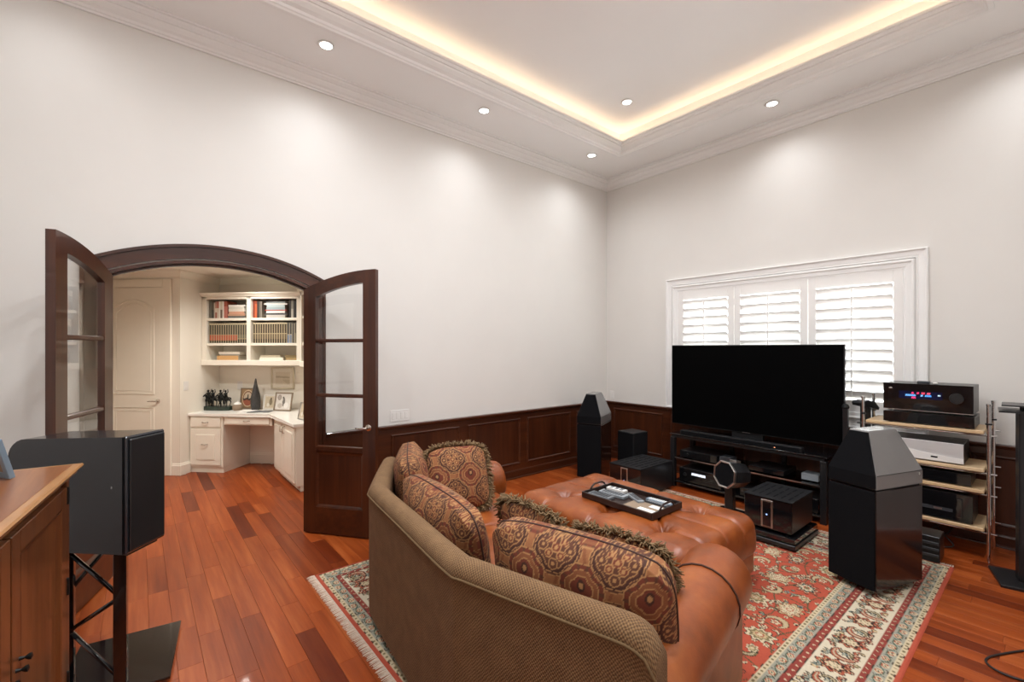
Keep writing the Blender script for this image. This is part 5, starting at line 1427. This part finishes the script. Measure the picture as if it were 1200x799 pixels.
# stands with flat tops near the rack
t = thing('speaker_stand', 'black speaker stand with a doubled top plate past the equipment rack', 'stand', (-.72, -4.16, .0005), R(14))
obj('base_plate', B(-.17, .17, -.19, .17, 0, .02, .003), 'black_satin', t)
obj('column', B(-.045, .045, -.15, .06, .02, 1.165, .006), 'black_satin', t)
obj('lower_plate', prism(NB(), [(-.17, -.2), (.15, -.2), (.17, .12), (-.12, .17)], 1.165, 1.176), 'black_satin', t); obj('upper_plate', prism(NB(), [(-.15, -.2), (.15, -.2), (.17, .10), (-.08, .15)], 1.205, 1.214), 'black_satin', t)
obj('spacer', B(-.04, .04, -.1, .04, 1.176, 1.205), 'black_matte', t)
t = thing('curved_top_stand', 'black post stand with a curved top behind the tower speaker', 'stand', (-.28, -3.165, .0005), R(-20))
obj('base', B(-.1, .1, -.09, .09, 0, .02, .003), 'black_satin', t); obj('column', B(-.03, .03, -.03, .03, .02, 1.09, .004), 'black_satin', t)
obj('curved_top', prism(NB(), [(-.10, 1.085), (-.06, 1.085), (.10, 1.04), (.115, 1.06), (.06, 1.11), (-.02, 1.135), (-.09, 1.13), (-.11, 1.11)], -.05, .05, xz, bev=.006), 'black_satin', t)
t = thing('slim_post_stand', 'slim black post between the television and the curved stand', 'stand', (-.40, -3.045, .0005))
obj('base', B(-.05, .05, -.022, .022, 0, .02, .003), 'black_satin', t); obj('column', B(-.02, .02, -.02, .02, .02, 1.05, .004), 'black_satin', t); obj('cap', lathe(NB(), [(0, 1.05), (.026, 1.05), (.03, 1.065), (.02, 1.09), (0, 1.095)], 14), 'black_matte', t)

# ------------------------------------------------------------------ sideboard
t = thing('sideboard', 'warm brown wooden sideboard with panelled doors in front of the speaker', 'sideboard', (-5.592, -1.735, .0005), R(-6.5))
SH = 1.125; SW = 1.75; SD = .50
obj('carcass', B(-SD, -.012, -SW, 0, .06, SH - .042, .003), 'cherry', t)
obj('plinth', B(-SD + .02, -.03, -SW + .02, -.02, 0, .06), 'cherry', t)
tp = [(-SD - .005, -SW - .02), (.02, -SW - .02), (.02, .018), (-SD - .005, .018)]
obj('top', B(-SD - .005, .012, -SW - .02, .012, SH - .018, SH, .003), 'cherry_y', t)
path = [(-SD - .005, .012), (.012, .012), (.012, -SW - .02)]
bm = NB(); sweep(bm, [(0, SH - .042), (-.004, SH - .042), (-.012, SH - .034), (-.014, SH - .026), (-.024, SH - .018), (-.03, SH - .008), (-.026, SH - .001), (-.016, SH), (0, SH)], path)
obj('top_moulding', bm, 'ledge_wood_light', t)
def frame_panel(y0, y1, z0, z1, fr_=.07):
    bm = NB(); x0, x1 = -.0115, .008
    box(bm, x0, x1, y0, y0 + fr_, z0, z1, .002); box(bm, x0, x1, y1 - fr_, y1, z0, z1, .002); box(bm, x0, x1, y0 + fr_, y1 - fr_, z1 - fr_, z1, .002); box(bm, x0, x1, y0 + fr_, y1 - fr_, z0, z0 + fr_, .002)
    d = obj('door', bm, 'cherry', t)
    obj('door_panel', B(-.0115, -.006, y0 + fr_, y1 - fr_, z0 + fr_, z1 - fr_), 'cherry', d)
    path = [(y0 + fr_, z0 + fr_), (y0 + fr_, z1 - fr_), (y1 - fr_, z1 - fr_), (y1 - fr_, z0 + fr_)]
    bm = NB(); sc = [(0, .008), (.008, .006), (.014, .0), (.018, -.006)]; offs = [plan_offset(path, o_, True) for o_, _ in sc]
    V = [[bm.verts.new((sc[k][1], offs[k][i].x, offs[k][i].y)) for k in range(4)] for i in range(4)]
    for i in range(4):
        for k in range(3): bm.faces.new((V[i][k], V[i][k+1], V[(i+1) % 4][k+1], V[(i+1) % 4][k]))
    obj('panel_bead', bm, 'cherry', d)
    return d
dr = []
for y0, y1 in ((-.615, -.045), (-1.195, -.625), (-1.74, -1.205)): dr.append(frame_panel(y0, y1, .1, SH - .075))
obj('corner_post', B(-.0115, .006, -.038, -.001, .06, SH - .045, .002), 'cherry', t)
for d, y in ((dr[0], -.585), (dr[0], -.555), (dr[1], -.66)):
    z = .645 if y != -.555 else .665
    obj('knob', lathe(NB(), [(0, 0), (.006, 0), (.004, .012), (.009, .02), (.010, .026), (0, .03)], 12, mtx=Matrix.Translation((.008, y, z)) @ Matrix.Rotation(R(90), 4, 'Y')), 'bronze_dark', d, smooth='auto')
for z in (.98, .62, .25):
    obj('hinge', lathe(NB(), [(0, 0), (.005, .002), (.006, .01), (.006, .06), (.005, .068), (0, .07)], 10, c=(.009, -.041, z)), 'bronze_dark', dr[0])
framed('photo_frame', 'blue-grey metal photo frame standing on the sideboard', (-5.77, -1.80, SH + .0015), R(120), .16, .15, .026, 'frame_silver_blue', art_group, 14)

# ------------------------------------------------------------------ speaker on lattice stand
STZ = .66
t = thing('lattice_stand', 'black three-post lattice speaker stand on a flat base plate', 'stand', (-5.43, -1.28, .0005), R(-8))
obj('base_plate', B(-.215, .215, -.265, .255, .018, .032, .002), 'black_gloss', t)
loc2 = lambda x, y: (Matrix.Rotation(R(8), 2) @ Vector((x + 5.43, y + 1.28)))
PA, PB, PC = loc2(-5.435, -1.495), loc2(-5.625, -1.27), loc2(-5.44, -1.07)
for P_, w_ in ((PA, .024), (PB, .018), (PC, .018)): obj('post', B(P_.x - w_, P_.x + w_, P_.y - w_, P_.y + w_, .032, STZ - .012, .003), 'black_gloss', t)
for a, b, ks in ((PA, PB, (0, 1, 2)), (PB, PC, (2,)), (PC, PA, (2,))):
    z = [.06, .25, .44, .62]
    for k in ks:
        p, q = (a, b) if k % 2 == 0 else (b, a)
        obj('brace', tube(NB(), [(p.x, p.y, z[k]), (q.x, q.y, z[k+1])], .010, 8), 'black_gloss', t, smooth=True)
obj('top_plate', prism(NB(), [tuple(loc2(-5.41, -1.56)), tuple(loc2(-5.30, -1.44)), tuple(loc2(-5.45, -1.0)), tuple(loc2(-5.70, -1.26))], STZ - .012, STZ - .001), 'black_satin', t)
for x, y in ((-.19, -.24), (.19, -.24), (.19, .23), (-.19, .23)): obj('floor_spike', lathe(NB(), [(0, 0), (.012, .004), (.016, .018), (0, .018)], 12, c=(x, y, 0)), 'chrome', t)
t = thing('surround_speaker', 'black cabinet speaker raised on the lattice stand beside the sideboard', 'loudspeaker', (-5.42, -1.577, STZ), math.atan2(.69, -.72))
prof = [(.012, 0), (.40, 0), (.58, .06), (.58, .43)] + [(.58 - .09 * (1 - math.cos(a_)), .43 + .09 * math.sin(a_)) for a_ in [R(90) * i / 6 for i in range(1, 7)]] + [(.012, .535)]
bm = NB(); prism(bm, [(a_, b_) for a_, b_ in prof], -.20, 0.0, xz); obj('cabinet', bm, 'charcoal_gloss', t)
obj('baffle', B(-.012, .0, -.205, .004, 0.002, .538, .006), 'charcoal_gloss', t)
obj('grille', B(-.022, -.0125, -.195, -.008, .015, .525, .004), 'black_satin', t)
obj('corner_groove', B(.0, .011, -.195, -.004, .003, .533), 'black_matte', t)
obj('side_badge', B(.06, .065, .0005, .002, .30, .31), 'silver', t)
obj('terminal_box', B(.57, .60, -.15, -.05, .15, .34, .004), 'black_matte', t)
